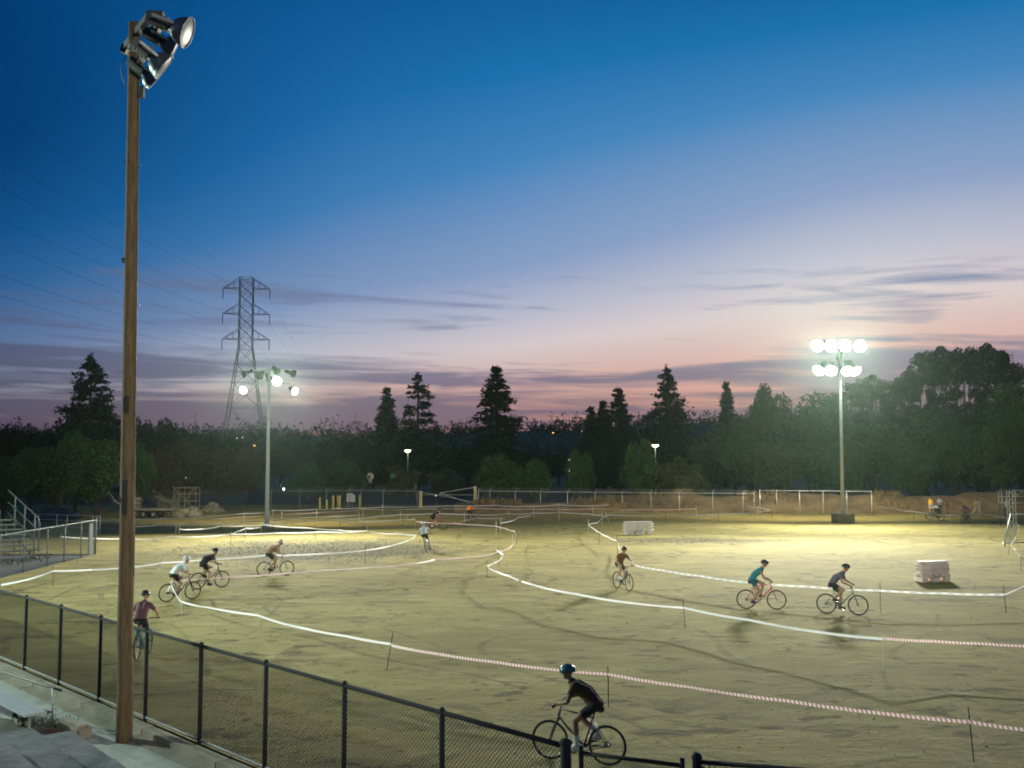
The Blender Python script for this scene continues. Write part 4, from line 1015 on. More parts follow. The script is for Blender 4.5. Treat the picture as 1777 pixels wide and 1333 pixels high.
# hand rail
hb_ = G(91, 1262, WALKZ); hr = thing('hand_rail', 'dark grey pipe hand rail ending in a post above the walk', 'rail', hb_)
ht = at(92, 1194, hb_.y) - hb_; hm = at(92, 1237, hb_.y) - hb_
mb = MB(); mb.tube((0,0,0), ht, .024, n=8); mb.build('post', M['galv'], hr, True)
far1 = at(-60, 1146, hb_.y + 1.75) - hb_; far2 = at(-60, 1200, hb_.y + 1.75) - hb_
mb = MB(); mb.path([far1, ht, ht + (ht - far1).normalized()*.28], .026, 8); mb.build('top_rail', M['dark_steel'], hr, True)
mb = MB(); mb.tube(far2, hm, .018, n=8); mb.build('mid_rail', M['dark_steel'], hr, True)
q = far1.copy(); mb = MB(); mb.tube((q.x, q.y, 0), q, .024, n=8); mb.build('post', M['galv'], hr, True)

# ------------------------------------------------------------------ stakes and course tape
STK = []
def stake_mesh(h, r, m):
    mb = MB(); mb.path([(0,0,-.12), (0,0,.02), (0,0,h*.97), (0,0,h)], [r*.5, r, r, r*.55], 8)
    mb.lathe([(r*1.02, h*.80), (r*1.5, h*.81), (r*1.5, h*.83), (r*1.02, h*.84)], n=8)
    return mb.mesh('course_stake', m, True)
def stake(x, y0, y1, kind, label, xt=None):
    b = G(x, y1); t = at(x if xt is None else xt, y0, b.y); h = (t - b).length
    r = {'b': .011, 'p': .015, 'w': .024}[kind]
    r = max(r, r*(b.y/50)**.5)
    o = link('course_stake', stake_mesh(h, r, {'b': M['stake_black'], 'p': M['stake_pale'], 'w': M['post_wood']}[kind]))
    d = (t - b).normalized(); o.rotation_mode = 'QUATERNION'; o.rotation_quaternion = Vector((0,0,1)).rotation_difference(d); o.location = b
    tag(o, label, 'stake', 'stakes holding the course tape'); STK.append((x, y0, y1, b, xt if xt else x)); return o
stake(671, 1098, 1163, 'b', 'black leaning stake in the middle of the nearest tape line', xt=682)
stake(1056, 1155, 1228, 'b', 'black upright stake just behind the nearest rider', xt=1055)
stake(1690, 1226, 1322, 'b', 'black leaning stake nearest the bottom right corner', xt=1680)
stake(448, 1062, 1104, 'p', 'thin pale stake where the white tape leaves the pale-shirted rider')
stake(316, 1034, 1066, 'p', 'pale stake at the tape corner beside the white jersey rider', xt=312)
stake(1189, 1037, 1091, 'b', 'black stake in the middle of the white tape', xt=1185)
stake(1533, 1103, 1166, 'p', 'thin pale stake where white tape meets pink striped tape')
stake(922, 998, 1042, 'p', 'pale stake at the pointed end of the white tape', xt=923)
stake(1528, 1010, 1063, 'b', 'black stake right of the grey-shirted rider', xt=1527)
stake(1746, 1015, 1064, 'b', 'black stake where the printed tape turns at the right', xt=1741)
stake(1771, 966, 989, 'p', 'short pale stake at the right edge of the field')
stake(1750, 927, 963, 'b', 'black stake at the tape corner by the goal', xt=1754)
stake(731, 960, 999, 'p', 'pale stake alone below the white-shirted rider')
stake(634, 944, 980, 'b', 'black stake on the edge of the gravel patch')
stake(892, 926, 957, 'p', 'pale leaning stake in the middle of the S-bend', xt=889)
stake(897, 915, 944, 'b', 'black stake at the outer turn of the S-bend')
stake(865.5, 948, 983, 'b', 'black stake inside the S-bend, further one', xt=864)
stake(845, 972, 1001, 'b', 'black stake at the inner tip of the S-bend')
stake(861, 904, 930, 'p', 'pale stake left of the S-bend top')
stake(869, 898, 923, 'p', 'pale stake close behind the S-bend top')
stake(720, 900, 926, 'w', 'stubby stake at the pink tape end above the white-shirted rider')
stake(637, 911, 925, 'p', 'pale stake where two white tapes meet before the gravel')
stake(279, 963, 999, 'p', 'stout pale stake left of the white jersey rider')
stake(92, 982, 1018, 'b', 'black stake on the lone white tape near the side fence')
stake(400, 921, 950, 'p', 'pale stake at the end of the short rising tape', xt=401)
stake(426, 909, 934, 'p', 'pale stake in the middle of the short rising tape')
stake(453, 906, 929, 'p', 'pale stake in front of the white light pole foot')
stake(311, 911, 933, 'w', 'wide pale stake where the sagging pink tape starts')
stake(303, 911, 932, 'p', 'thin leaning stake propped against the wide pale one', xt=307)
stake(383, 908, 928, 'b', 'dark stake at the end of the sagging pink tape')
stake(276, 911, 926, 'b', 'dark stake between the timber pole and the leaning stakes')
stake(105, 926, 950, 'p', 'pale stake seen through the side fence')
stake(337, 895, 916, 'p', 'pale stake below the rubble heap')
stake(423, 891, 910, 'p', 'pale stake on the back tape left of the white pole')
stake(474, 884, 897, 'p', 'pale stake on the back tape right of the white pole')
stake(489, 888, 903, 'p', 'short pale stake close right of the white pole')
stake(550, 884, 901, 'p', 'pale stake on the back tape before the bollards')
stake(547, 909, 934, 'b', 'dark stake in the left middle tape by the gravel')
stake(589, 904, 918, 'b', 'dark stake between the two tilted tapes')
stake(626, 886, 913, 'p', 'pale leaning stake behind the joining tapes', xt=622)
stake(630, 880, 898, 'p', 'pale stake below the white board')
stake(695, 887, 909, 'p', 'pale stake left of the black-shirted far rider')
stake(704, 894, 915, 'p', 'leaning pale stake left of the black-shirted far rider', xt=707)
stake(664, 875, 893, 'p', 'pale stake on the back tape in the middle')
stake(970, 872, 903, 'p', 'tall thin stake right of the orange-shirted rider')
stake(926, 878, 897, 'p', 'short pale stake on the back tapes left of the tall thin one')
stake(806, 888, 908, 'p', 'pale stake in front of the orange-shirted rider')
stake(882, 886, 897, 'p', 'short stake behind the short curling tape')
stake(921, 890, 908, 'b', 'dark stake at the end of the short curling tape')
stake(1028.5, 877, 897, 'p', 'pale stake on the pink back tape')
stake(1021, 901, 924, 'p', 'pale stake at the curl of tape left of the barrier')
stake(1045, 889, 912, 'p', 'upright pale stake of the crossed pair by the barrier')
stake(1057, 888, 908, 'p', 'leaning pale stake of the crossed pair by the barrier', xt=1051)
stake(1039, 915, 945, 'b', 'black stake on the tape running down to the brown-shirted rider', xt=1041)
stake(1072, 929, 963, 'b', 'black stake behind the brown-shirted rider', xt=1070)
stake(1208, 878, 898, 'p', 'pale stake ending the pink back tape')
stake(1156, 891, 907, 'b', 'dark stake behind the first white barrier')
stake(1247, 891, 907, 'b', 'dark stake on the far white tape, middle one')
stake(1315, 882, 903, 'p', 'pale stake at the far tape turn')
stake(1339, 884, 899, 'b', 'dark stake at the tip of the far tape turn')
stake(1586, 888, 903, 'b', 'dark stake left of the far spectators')
stake(1649, 893, 910, 'p', 'pale stake in front of the far riders')
stake(1737, 897, 914, 'b', 'dark stake beside the pipe posts')

def ribbon(label, pts, kind, w=.060, sag=.035, zt_=.70):
    """one continuous run of tape through picture points; each point sits on the stake it touches, else at tape height"""
    W3 = []
    for (x, y) in pts:
        hit = None
        for (sx, y0, y1, b, xt) in STK:
            if y0 - 3 <= y <= y1 + 1 and abs(x - sx - (xt - sx)*(y1 - y)/(y1 - y0)) < 5: hit = b; break
        if hit is not None: p = at(x, y, hit.y - .02)
        else: p = G(x, y, zt_)
        W3.append(p)
    P = []; U = [0.0]
    for a, b in zip(W3[:-1], W3[1:]):
        l = (b - a).length; n = max(3, int(l/.55)); n = min(n, 40)
        for k in range(n):
            t = k/n; P.append(a.lerp(b, t) - Vector((0,0,sag*l*.25*4*t*(1-t))))
    P.append(W3[-1])
    bm = bmesh.new(); uvl = bm.loops.layers.uv.new('UVMap'); rows = []; u = 0
    for i, p in enumerate(P):
        if i: u += (p - P[i-1]).length
        d = P[min(i+1, len(P)-1)] - P[max(i-1, 0)]; side = Vector((-d.y, d.x, 0)); side.normalize()
        tw = .35*math.sin(u*.55 + pts[0][0]) + .25*math.sin(u*1.7 + pts[0][1])
        wv = Vector((0,0,1))*math.cos(tw) + side*math.sin(tw)
        rows.append((bm.verts.new(p - wv*w/2), bm.verts.new(p + wv*w/2), u))
    for (a, b, u0), (c, d_, u1) in zip(rows[:-1], rows[1:]):
        f = bm.faces.new((a, c, d_, b))
        for lp, uv in zip(f.loops, ((u0,0),(u1,0),(u1,1),(u0,1))): lp[uvl].uv = uv
    me = bpy.data.meshes.new('course_tape'); bm.to_mesh(me); bm.free(); me.materials.append(M['tape_' + kind])
    o = link('course_tape', me)
    return tag(o, label, 'course tape', 'course tape between stakes')
ribbon('nearest tape line, white turning red striped towards the bottom right corner, white part', [(296,1010),(304,1030),(312,1043),(360,1054),(448,1068),(520,1089),(600,1104),(679,1118)], 'white')
ribbon('red and white striped tape crossing behind the nearest rider to the bottom right', [(679,1120),(760,1135),(860,1149),(960,1162),(1055,1170),(1200,1193),(1370,1217),(1530,1238),(1682,1253),(1790,1268)], 'pink')
ribbon('pink faded tape stretching right from the white jersey rider across the mid field', [(296,1010),(330,1006),(400,1001),(500,995),(560,989),(640,985),(720,978),(755,971),(800,968),(848,963),(866,957),(882,952),(890,944),(896,929),(893,922),(877,917),(861,913),(830,911),(790,909),(750,907),(722,905)], 'pink', 0.057)
ribbon('white tape looping inside the S-bend', [(862,955),(873,962),(870,970),(858,977),(845,983),(862,992),(884,1000),(900,1007)], 'white')
ribbon('long white tape from the pointed end to the thin pale stake', [(905,1009),(922,1014),(1000,1031),(1090,1046),(1187,1055),(1300,1076),(1420,1097),(1533,1109)], 'white', 0.065)
ribbon('red striped tape leaving the thin pale stake to the right edge', [(1533,1108),(1620,1113),(1700,1117),(1800,1122)], 'pink', 0.061)
ribbon('printed white tape behind the teal and grey riders', [(1083,961),(1100,981),(1150,990),(1210,999),(1300,1011),(1400,1018),(1527,1025),(1640,1030),(1743,1032)], 'print', 0.065)
ribbon('short printed tape rising from the turn to the right edge', [(1743,1032),(1760,1025),(1800,1002)], 'white', 0.046)
ribbon('white tape curling down past the crossed stakes to the brown-shirted rider', [(1053,894),(1048,897),(1042,902),(1032,908),(1021,910),(1030,917),(1040,924),(1055,932),(1070,938),(1074,950),(1083,961)], 'white', 0.065)
ribbon('white tape edging the gravel, from the side fence to the tight turn', [(2,1015),(30,1010),(92,991),(160,989),(230,984),(279,977),(360,971),(458,964),(560,961),(635,955),(690,944),(715,935),(722,929),(690,926),(637,921),(560,923),(480,925),(400,927),(300,931),(231,935),(107,932)], 'white', 0.065)
ribbon('short white tape rising to the stake by the light pole', [(400,927),(412,922),(426,917),(440,917),(453,914)], 'white', 0.068)
ribbon('sagging pale pink tape between the leaning stakes and the pole', [(311,918),(330,919),(352,918),(383,913),(420,913),(460,911),(530,916),(590,920),(637,921)], 'white', 0.065)
ribbon('white printed tape running past the pole foot to the far rider', [(236,914),(276,911),(340,910),(383,909),(435,905),(468,903),(500,901),(535,898),(580,896),(622,894)], 'print', 0.065)
ribbon('white tape tilting up from the light pole to the black-shirted rider', [(460,910),(499,907),(540,904),(584,901),(624,900),(660,896),(695,893),(755,891),(826,893)], 'white', 0.065)
ribbon('thin white tape ending at the leaning pale stake', [(589,906),(640,905),(705,901),(720,900)], 'white', 0.057)
ribbon('uppermost printed tape sweeping along the whole back fence', [(175,903),(236,902),(290,900),(338,897),(423,891),(474,886),(550,884),(578,883),(665,880),(778,878),(862,877),(970,876),(1080,873),(1180,874.5),(1291,875.5),(1316,880),(1337,885),(1315,889),(1247,893),(1156,894),(1052,893.5)], 'print', 0.068)
ribbon('pale pink tape running low along the back fence', [(338,902),(423,897),(489,893),(560,889),(634,884),(740,883),(823,882),(926,884),(1028,883),(1117,884.5),(1208,883)], 'pink', 0.057)
ribbon('white tape in front of the orange-shirted rider', [(826,893),(882,891),(921,890.5),(970,889),(1021,892),(1047,894)], 'white', 0.057)
ribbon('short curling tape right of the orange-shirted rider', [(869,908),(885,905),(899,898),(912,896),(921,894)], 'white', 0.065)
ribbon('thin pink tape rising towards the orange-shirted rider', [(788,908),(806,903),(826,899),(850,900),(876,900)], 'pink', 0.053)
ribbon('printed tape in front of the far spectators', [(1513,876),(1550,882),(1586,888),(1620,892),(1649,894),(1680,891),(1700,891),(1722,894),(1743,898)], 'print', 0.076)
ribbon('loose white tape hanging down from the goal to the corner stake', [(1766,908),(1768,918),(1764,930),(1754,944),(1762,954),(1771,966),(1776,972)], 'white', 0.084)
# ------------------------------------------------------------------ white plastic barriers
def barrier(label, base, L_, H, rz, m, wd=.55):
    root = thing('plastic_barrier', label, 'barrier', base, rz)
    nled = 3; zb0 = H*.27
    lug = MB(); n = L_
    for x0, x1 in ((-L_/2, -L_*.30), (-L_*.13, L_*.13), (L_*.30, L_/2)):
        lug.box(((x0+x1)/2, 0, zb0/2), (x1-x0, wd, zb0))
    lo = lug.mesh('foot_block', m); bm = bmesh.new(); bm.from_mesh(lo); bmesh.ops.bevel(bm, geom=bm.edges[:], offset=.03, segments=2, affect='EDGES'); bm.to_mesh(lo); bm.free(); link('foot_block', lo, root)
    zs = zb0 + .003
    for k in range(nled):
        h = (H - zb0)/nled; w0 = wd*(1.0 - .10*k); 
        mb = MB(); y0 = w0/2; y1 = w0/2*.60
        poly = [(-y0, 0), (y0, 0), (y0, h*.40), (y1, h*.55), (y1, h-.004), (-y1, h-.004), (-y1, h*.55), (-y0, h*.40)]
        Mx = Matrix(((0,0,1,-L_/2 + .012*(k % 2)),(1,0,0,0),(0,1,0,zs),(0,0,0,1)))
        mb.prism(poly, L_ - .024*(k % 2), Mx)
        me = mb.mesh('ledge', m); bm = bmesh.new(); bm.from_mesh(me); bmesh.ops.recalc_face_normals(bm, faces=bm.faces); bmesh.ops.bevel(bm, geom=bm.edges[:], offset=.016, segments=2, affect='EDGES'); bm.to_mesh(me); bm.free(); link('ledge', me, root)
        for s in (-1, 1):       # interlocking end knuckles
            kb = MB(); kb.lathe([(.02,0),(w0*.20,.01),(w0*.20,h*.55),(.02,h*.6)], Matrix.Translation((s*(L_/2+.03), 0, zs + (0 if (k+s) % 2 else h*.25))), 10); kb.build('end_knuckle', m, root, True)
        zs += h
    top = MB(); top.box((0,0,H+.012), (L_*1.02, wd*.40, .03)); top.build('top_lip', m, root)
    hd = MB(); hd.path([(-.16,-wd*.50-.0,zb0*1.05+.10),(-.13,-wd*.56,zb0*1.05-.02),(.13,-wd*.56,zb0*1.05-.02),(.16,-wd*.50,zb0*1.05+.10)], .018, 6); hd.build('handle', M['dark_steel'], root, True)
    return root
barrier('cream ribbed plastic barrier standing left of the bright patch, near the curling tape', G(1107.5, 928), 1.95, .92, R(6), M['plastic_white'])
barrier('white plastic barrier in pinkish painted shade turned askew beside the printed tape', G(1618, 1009), 1.42, .86, R(14), M['plastic_warm_shade'], .62)

# ------------------------------------------------------------------ goal, truss arch and pipe panels at the right edge
ab = G(1757, 940); tr = thing('truss_arch', 'grey lattice truss arch cut by the right edge', 'arch', ab)
def truss(mb, a, b, w, r=.028, up=(0,1,0)):
    a = Vector(a); b = Vector(b); d = (b-a).normalized(); u = d.cross(Vector(up)).normalized()*w/2; v = d.cross(u).normalized()*w/2
    cs = [u+v, u-v, -u-v, -u+v]; n = max(2, int((b-a).length/(w*1.1)))
    for c in cs: mb.tube(a+c, b+c, r, n=6)
    for i in range(n):
        p = a.lerp(b, i/n); q = a.lerp(b, (i+1)/n)
        for k in range(4):
            mb.tube(p+cs[k], q+cs[(k+1) % 4], r*.55, n=4, cap=False)
hh = at(1757, 851, ab.y).z
mb = MB(); truss(mb, (0,0,0), (0,0,hh), .40); mb.build('column', M['galv_light'], tr)
mb = MB(); truss(mb, (.22,0,hh-.20), (6.2,0,hh-.20), .40, up=(0,1,0)); mb.build('beam', M['galv_light'], tr)
mb = MB(); truss(mb, (6.4,0,0), (6.4,0,hh), .40); mb.build('column', M['galv_light'], tr)
gb = G(1743, 948); gl_ = thing('soccer_goal', 'white goal frame tipped forward beside the truss arch', 'goal', gb)
tp_ = at(1754, 893, gb.y + .9) - gb
mb = MB(); mb.tube((0,0,.03), tp_, .05, n=10); mb.build('post', M['sign_white'], gl_, True)
mb = MB(); mb.tube(tp_, tp_ + Vector((4.5, 1.2, .1)), .05, n=10); mb.build('crossbar', M['sign_white'], gl_, True)
mb = MB(); mb.tube((0,0,.04), (1.0, 2.4, .04), .035, n=8); mb.tube((1.0,2.4,.04), (5.4,3.0,.04), .035, n=8); mb.build('ground_bar', M['galv_light'], gl_, True)
mb = MB(); mb.tube(tp_, (1.0,2.4,.04), .03, n=8); mb.build('stay', M['galv_light'], gl_, True)
mb = MB(); mb.tube(Vector((4.5,1.2,.03)), tp_ + Vector((4.5,1.2,.1)), .05, n=10); mb.build('post', M['sign_white'], gl_, True)
pb_ = G(1734, 896); pp_r = thing('pipe_fence', 'tall pale pipe posts carrying two rails behind the truss arch', 'fence', pb_)
ptop = at(1734, 853, pb_.y).z
for dx in (0, .32, 3.2, 6.4):
    mb = MB(); mb.tube((dx,0,-.1), (dx,0,ptop), .07, n=8); mb.build('post', M['galv'], pp_r, True)
for yy in (862, 873):
    z = at(1734, yy, pb_.y).z; mb = MB(); mb.tube((0,0,z), (6.4,0,z), .05, n=8); mb.build('rail', M['galv'], pp_r, True)

# ------------------------------------------------------------------ timber gate posts, bollards, boards and signs at the back
p1 = G(730, 881); p2 = G(824.5, 876); p2.y = p1.y; p2.x = at(824.5, 876, p1.y).x
tg = thing('timber_gate', 'wide wire gate between two thick yellowed timber posts', 'gate', p1)
h1 = at(730, 852, p1.y).z; h2 = at(824, 844, p1.y).z; dv = p2 - p1
mb = MB(); mb.bar((0,0,-.1), (0,0,h1), .36, .36); mb.build('post', M['post_wood'], tg)
mb = MB(); mb.bar(dv + Vector((0,0,-.1)), dv + Vector((0,0,h2)), .34, .34); mb.build('post', M['post_wood'], tg)
mb = MB(); mb.tube(dv + Vector((0,-.2,h2-.1)), dv*.35 + Vector((0,-.2,h2-.75)), .05, n=6); mb.tube(dv*.35 + Vector((0,-.2,h2-.75)), dv + Vector((0,-.2,.35)), .04, n=6)
mb.tube((0,-.2,h1-.1), dv + Vector((0,-.2,.6)), .03, n=6); mb.tube((0,-.2,h1*.78), dv + Vector((0,-.2,h1*.76)), .03, n=6); mb.build('gate_bars', M['galv_light'], tg)
for px, y0, y1, lab in ((555, 863, 883, 'yellow bollard standing leftmost of the row'), (567, 867, 884, 'shortest yellow bollard of the row'), (578, 860, 883, 'yellow bollard third along the row'), (586, 860, 882, 'yellow bollard of the close pair, slimmer one'), (589.5, 860, 882.5, 'yellow bollard of the close pair, hidden behind its twin'), (624, 858, 881, 'yellow bollard right of the white board')):
    b = G(px, y1); h = at(px, y0, b.y).z; mb = MB(); mb.lathe([(.12,-.1),(.12,h-.1),(.10,h-.03),(.05,h),(.001,h+.01)], n=12)
    o = mb.build('bollard', M['yellow_paint'], None, True, b); tag(o, lab, 'bollard', 'yellow bollards before the back fence')
b = G(607, 881.5); sb2 = thing('notice_board', 'pale blank board on two legs between yellow bollards', 'board', b)
mb = MB(); mb.box((0,0,1.15), (.72,.05,.95), R(8)); mb.build('panel', M['sign_white'], sb2)
mb = MB(); mb.box((.44,.0,1.05), (.26,.05,.75), R(25)); mb.build('side_panel', M['sign_white'], sb2)
for dx in (-.28,.28): mb = MB(); mb.tube((dx,.05,0), (dx,.05,1.6), .03); mb.build('leg', M['galv'], sb2)
def sign(px, ytop, Y, lab, m, shape, r, cat='sign'):
    b = at(px, 830, Y); b.z = -.2; t = at(px, ytop, Y).z - b.z
    root = thing('road_sign', lab, cat, b)
    mb = MB(); mb.tube((0,0,0), (0,0,t), .05, n=8); mb.build('post', M['dark_steel'], root, True)
    mb = MB(); Mx = Matrix.Translation((0,-.07,t)) @ Matrix.Rotation(R(90), 4, 'X')
    if shape == 'round': poly = [(r*math.cos(k*math.pi/10), r*math.sin(k*math.pi/10)) for k in range(20)]
    elif shape == 'shield': poly = [(-r,.75*r),(-.5*r,.95*r),(.5*r,.95*r),(r,.75*r),(r,-.1*r),(.6*r,-.75*r),(0,-1.05*r),(-.6*r,-.75*r),(-r,-.1*r)]
    else: poly = [(-r*.7,-r),(r*.7,-r),(r*.7,r),(-r*.7,r)]
    mb.prism(poly, .03, Mx); f = mb.build('sign_face', M[m], root)
    return root, t
sg, t_ = sign(642.5, 827, 150, 'round cream sign with a dark vertical stroke above a small plate', 'sign_cream', 'round', .50)
mb = MB(); mb.box((-.02,-.125,t_), (.09,.012,.52)); mb.build('painted_stroke', M['stake_black'], sg)
mb = MB(); mb.box((0,-.08,t_-.68), (.42,.03,.36)); mb.build('plate', M['sign_cream'], sg)
sign(683, 826.5, 150, 'green shield-shaped road sign right of the round cream sign', 'sign_green', 'shield', .45)
sign(534.5, 832, 170, 'small white sign on a thin post near the path lamp', 'sign_white', 'rect', .34)
sign(630, 836, 160, 'small greyish sign beside the round cream sign', 'sign_white', 'rect', .30)
sign(870, 835, 150, 'small white sign under the lone tall conifer', 'sign_white', 'rect', .36)
sign(720, 843, 160, 'dull grey sign right of the street lamp pole', 'galv', 'rect', .45)

# ------------------------------------------------------------------ scaffold, trailer and rubble behind the timber pole
sb3 = G(320, 893); sc_ = thing('scaffold', 'rusty open metal scaffold frame above the rubble', 'scaffold', sb3)
mb = MB(); hs = at(320, 845, sb3.y).z
for x in (-1.05, .0, 1.05):
    for y in (0, 1.4): mb.tube((x,y,-.1), (x,y,hs), .035, n=6)
for z in (.6, 1.3, 2.0, hs-.1):
    for y in (0, 1.4): mb.tube((-1.05,y,z), (1.05,y,z), .03, n=6)
    for x in (-1.05, 1.05): mb.tube((x,0,z), (x,1.4,z), .03, n=6)
mb.build('frame', M['junk_pale'], sc_)
mb = MB(); mb.tube((-1.2,-.05,hs), (1.05,-.05,.5), .035, n=6); mb.tube((-3.2,-.1,hs-.3), (0,-.05,.6), .03, n=6); mb.tube((1.05,-.05,hs), (.0,-.05,1.3), .03, n=6); mb.build('brace', M['junk_pale'], sc_)
mb = MB()
for k in range(6): mb.tube((-2.6-.15*k, .5, 1.7+.12*(k % 3)), (-.7-.1*k, .4+.05*k, .5+.1*k), .025, n=5)
mb.build('loose_poles', M['junk_pale'], sc_)
tb3 = G(262, 898); tl = thing('flatbed_trailer', 'low flatbed trailer loaded with pale boards behind the timber pole', 'trailer', tb3)
mb = MB(); mb.box((0,0,.75), (4.6,1.9,.14)); mb.build('deck', M['junk_pale'], tl)
mb = MB(); mb.bar((-2.3,0,.7), (-4.2,0,.55), .12, .12); mb.bar((-2.2,.7,.62), (2.2,.7,.62), .08, .12); mb.bar((-2.2,-.7,.62), (2.2,-.7,.62), .08, .12); mb.build('chassis', M['dark_steel'], tl)
for x in (-.4, .55):
    for y in (-.98, .98):
        w_ = MB(); w_.torus((x, y, .34), (0,1,0), .25, .10, 18, 8); w = w_.build('wheel', M['tyre'], tl, True)
        w_ = MB(); w_.lathe([(.001,-.05),(.19,-.05),(.20,.05),(.001,.05)], Matrix.Translation((x,y,.34)) @ Matrix.Rotation(R(90),4,'X'), 12); w_.build('rim', M['galv'], w)
for k in range(3): mb = MB(); mb.box((-1.35, -.1+.05*k, .95+.62*k*.62), (.75,.06,.30), R(4*k)); mb.build('board', M['junk_pale'], tl)
mb = MB(); mb.bar((-1.05,-.2,.82),(-.75,-.2,1.7),.05,.05); mb.build('stay', M['junk_pale'], tl)
def rubble(label, px0, px1, y, h, n, seed, flat=.8):
    rr_ = random.Random(seed); c = G((px0+px1)/2, y); wd = (px1-px0)/F*c.y
    root = thing('rubble_heap', label, 'rubble', c)
    for k in range(n):
        x = (rr_.random()-.5)*wd; zt2 = h*(1-abs(x)/wd*1.4)*rr_.random(); s = .16+.32*rr_.random()
        bm = bmesh.new(); bmesh.ops.create_icosphere(bm, subdivisions=2, radius=s)
        for v in bm.verts: v.co *= 1 + .55*mnoise.noise(v.co*2.1/s*.35 + Vector((k*3.1, seed, 0)))
        for v in bm.verts: v.co.z *= flat
        me = bpy.data.meshes.new('chunk'); bm.to_mesh(me); bm.free(); me.materials.append(M['junk_pale'])
        link('chunk', me, root, (x, (rr_.random()-.5)*1.4, zt2), (rr_.random(), rr_.random(), rr_.random()*6))
rubble('heap of pale rounded rubble in front of the scaffold', 305, 342, 897, 1.0, 26, 3)
rubble('second heap of pale rubble right of the scaffold', 350, 384, 889, .9, 22, 5)
bt = MB(); rr_ = random.Random(4)
for k in range(60):
    a = Vector(((rr_.random()-.5)*2.4, (rr_.random()-.5)*1.2, 0)); bt.path([a, a + Vector((rr_.gauss(0,.3), rr_.gauss(0,.2), .8)), a + Vector((rr_.gauss(0,.7), rr_.gauss(0,.5), 1.4+rr_.random()*.7))], [.02,.014,.006], 4, False)
o = bt.build('brush_pile', M['junk_pale'], None, loc=G(288, 894)); tag(o, 'tangle of dry branches piled between trailer and scaffold', 'brush pile')

# ------------------------------------------------------------------ parked cars in the dark beyond the fence
def car(label, loc, rz, m):
    root = thing('parked_car', label, 'car', loc, rz)
    prof = [(-2.15,.45),(-2.2,.75),(-2.05,.92),(-1.55,.98),(-1.05,1.38),(-.6,1.46),(.35,1.44),(1.0,1.02),(1.9,.90),(2.18,.70),(2.2,.42),(1.75,.28),(-1.75,.28)]
    bm = bmesh.new(); rows = []
    for yy, k in ((-.86,.0),(-.80,.05),(-.55,.10),(0,.12),(.55,.10),(.80,.05),(.86,.0)):
        row = []
        for (x, z) in prof:
            f = 1 - .35*max(0, (z-.95)); yv = yy*(f if abs(yy) > .3 else 1)
            row.append(bm.verts.new((x*(1+.01*k), yv, z + (.05*k if z > .8 else 0))))
        rows.append(row)
    for a, b in zip(rows[:-1], rows[1:]):
        for i in range(len(prof)): j = (i+1) % len(prof); bm.faces.new((a[i], a[j], b[j], b[i]))
    bm.faces.new(rows[0]); bm.faces.new(list(reversed(rows[-1])))
    bmesh.ops.recalc_face_normals(bm, faces=bm.faces); me = bpy.data.meshes.new('body'); bm.to_mesh(me); bm.free(); me.materials.append(m); link('body', me, root)
    for s in (-1, 1):
        mb = MB(); yv = s*.76
        mb._add([(-1.15, yv*1.03, .98), (-.80, yv*.93, 1.33), (.28, yv*.93, 1.33), (.85, yv*1.03, .99)], [(0,1,2,3)]); mb._add([(-1.15, s*.80, .98), (-.8, s*.735, 1.33), (.28, s*.735, 1.33), (.85, s*.80, .99)], [(3,2,1,0)])
        mb.build('side_window', M['car_glass'], root)
        for x in (-1.35, 1.35):
            wm = MB(); wm.torus((x, s*.80, .32), (0,1,0), .225, .10, 20, 8); w = wm.build('wheel', M['tyre'], root, True)
            wm = MB(); wm.lathe([(.001,-.06),(.17,-.05),(.18,.05),(.001,.06)], Matrix.Translation((x,s*.80,.32)) @ Matrix.Rotation(R(90),4,'X'), 12); wm.build('rim', M['galv'], w)
        hm_ = MB(); hm_.box((2.17, s*.6, .68), (.06,.34,.14)); hm_.build('headlight', M['glass_ins'], root)
        tm = MB(); tm.box((-2.17, s*.62, .80), (.06,.26,.14)); tm.build('tail_light', M['car_red'], root)
    return root
c1 = G(50, 884, -.1); c2 = G(90, 881, -.1)
car('dark red car parked in the dark behind the rusty fence', (c1.x, 92, -.2), R(12), M['car_red'])
car('dark blue car parked right of the red one behind the rusty fence', (at(92,880,93).x, 93, -.2), R(188), M['car_blue'])

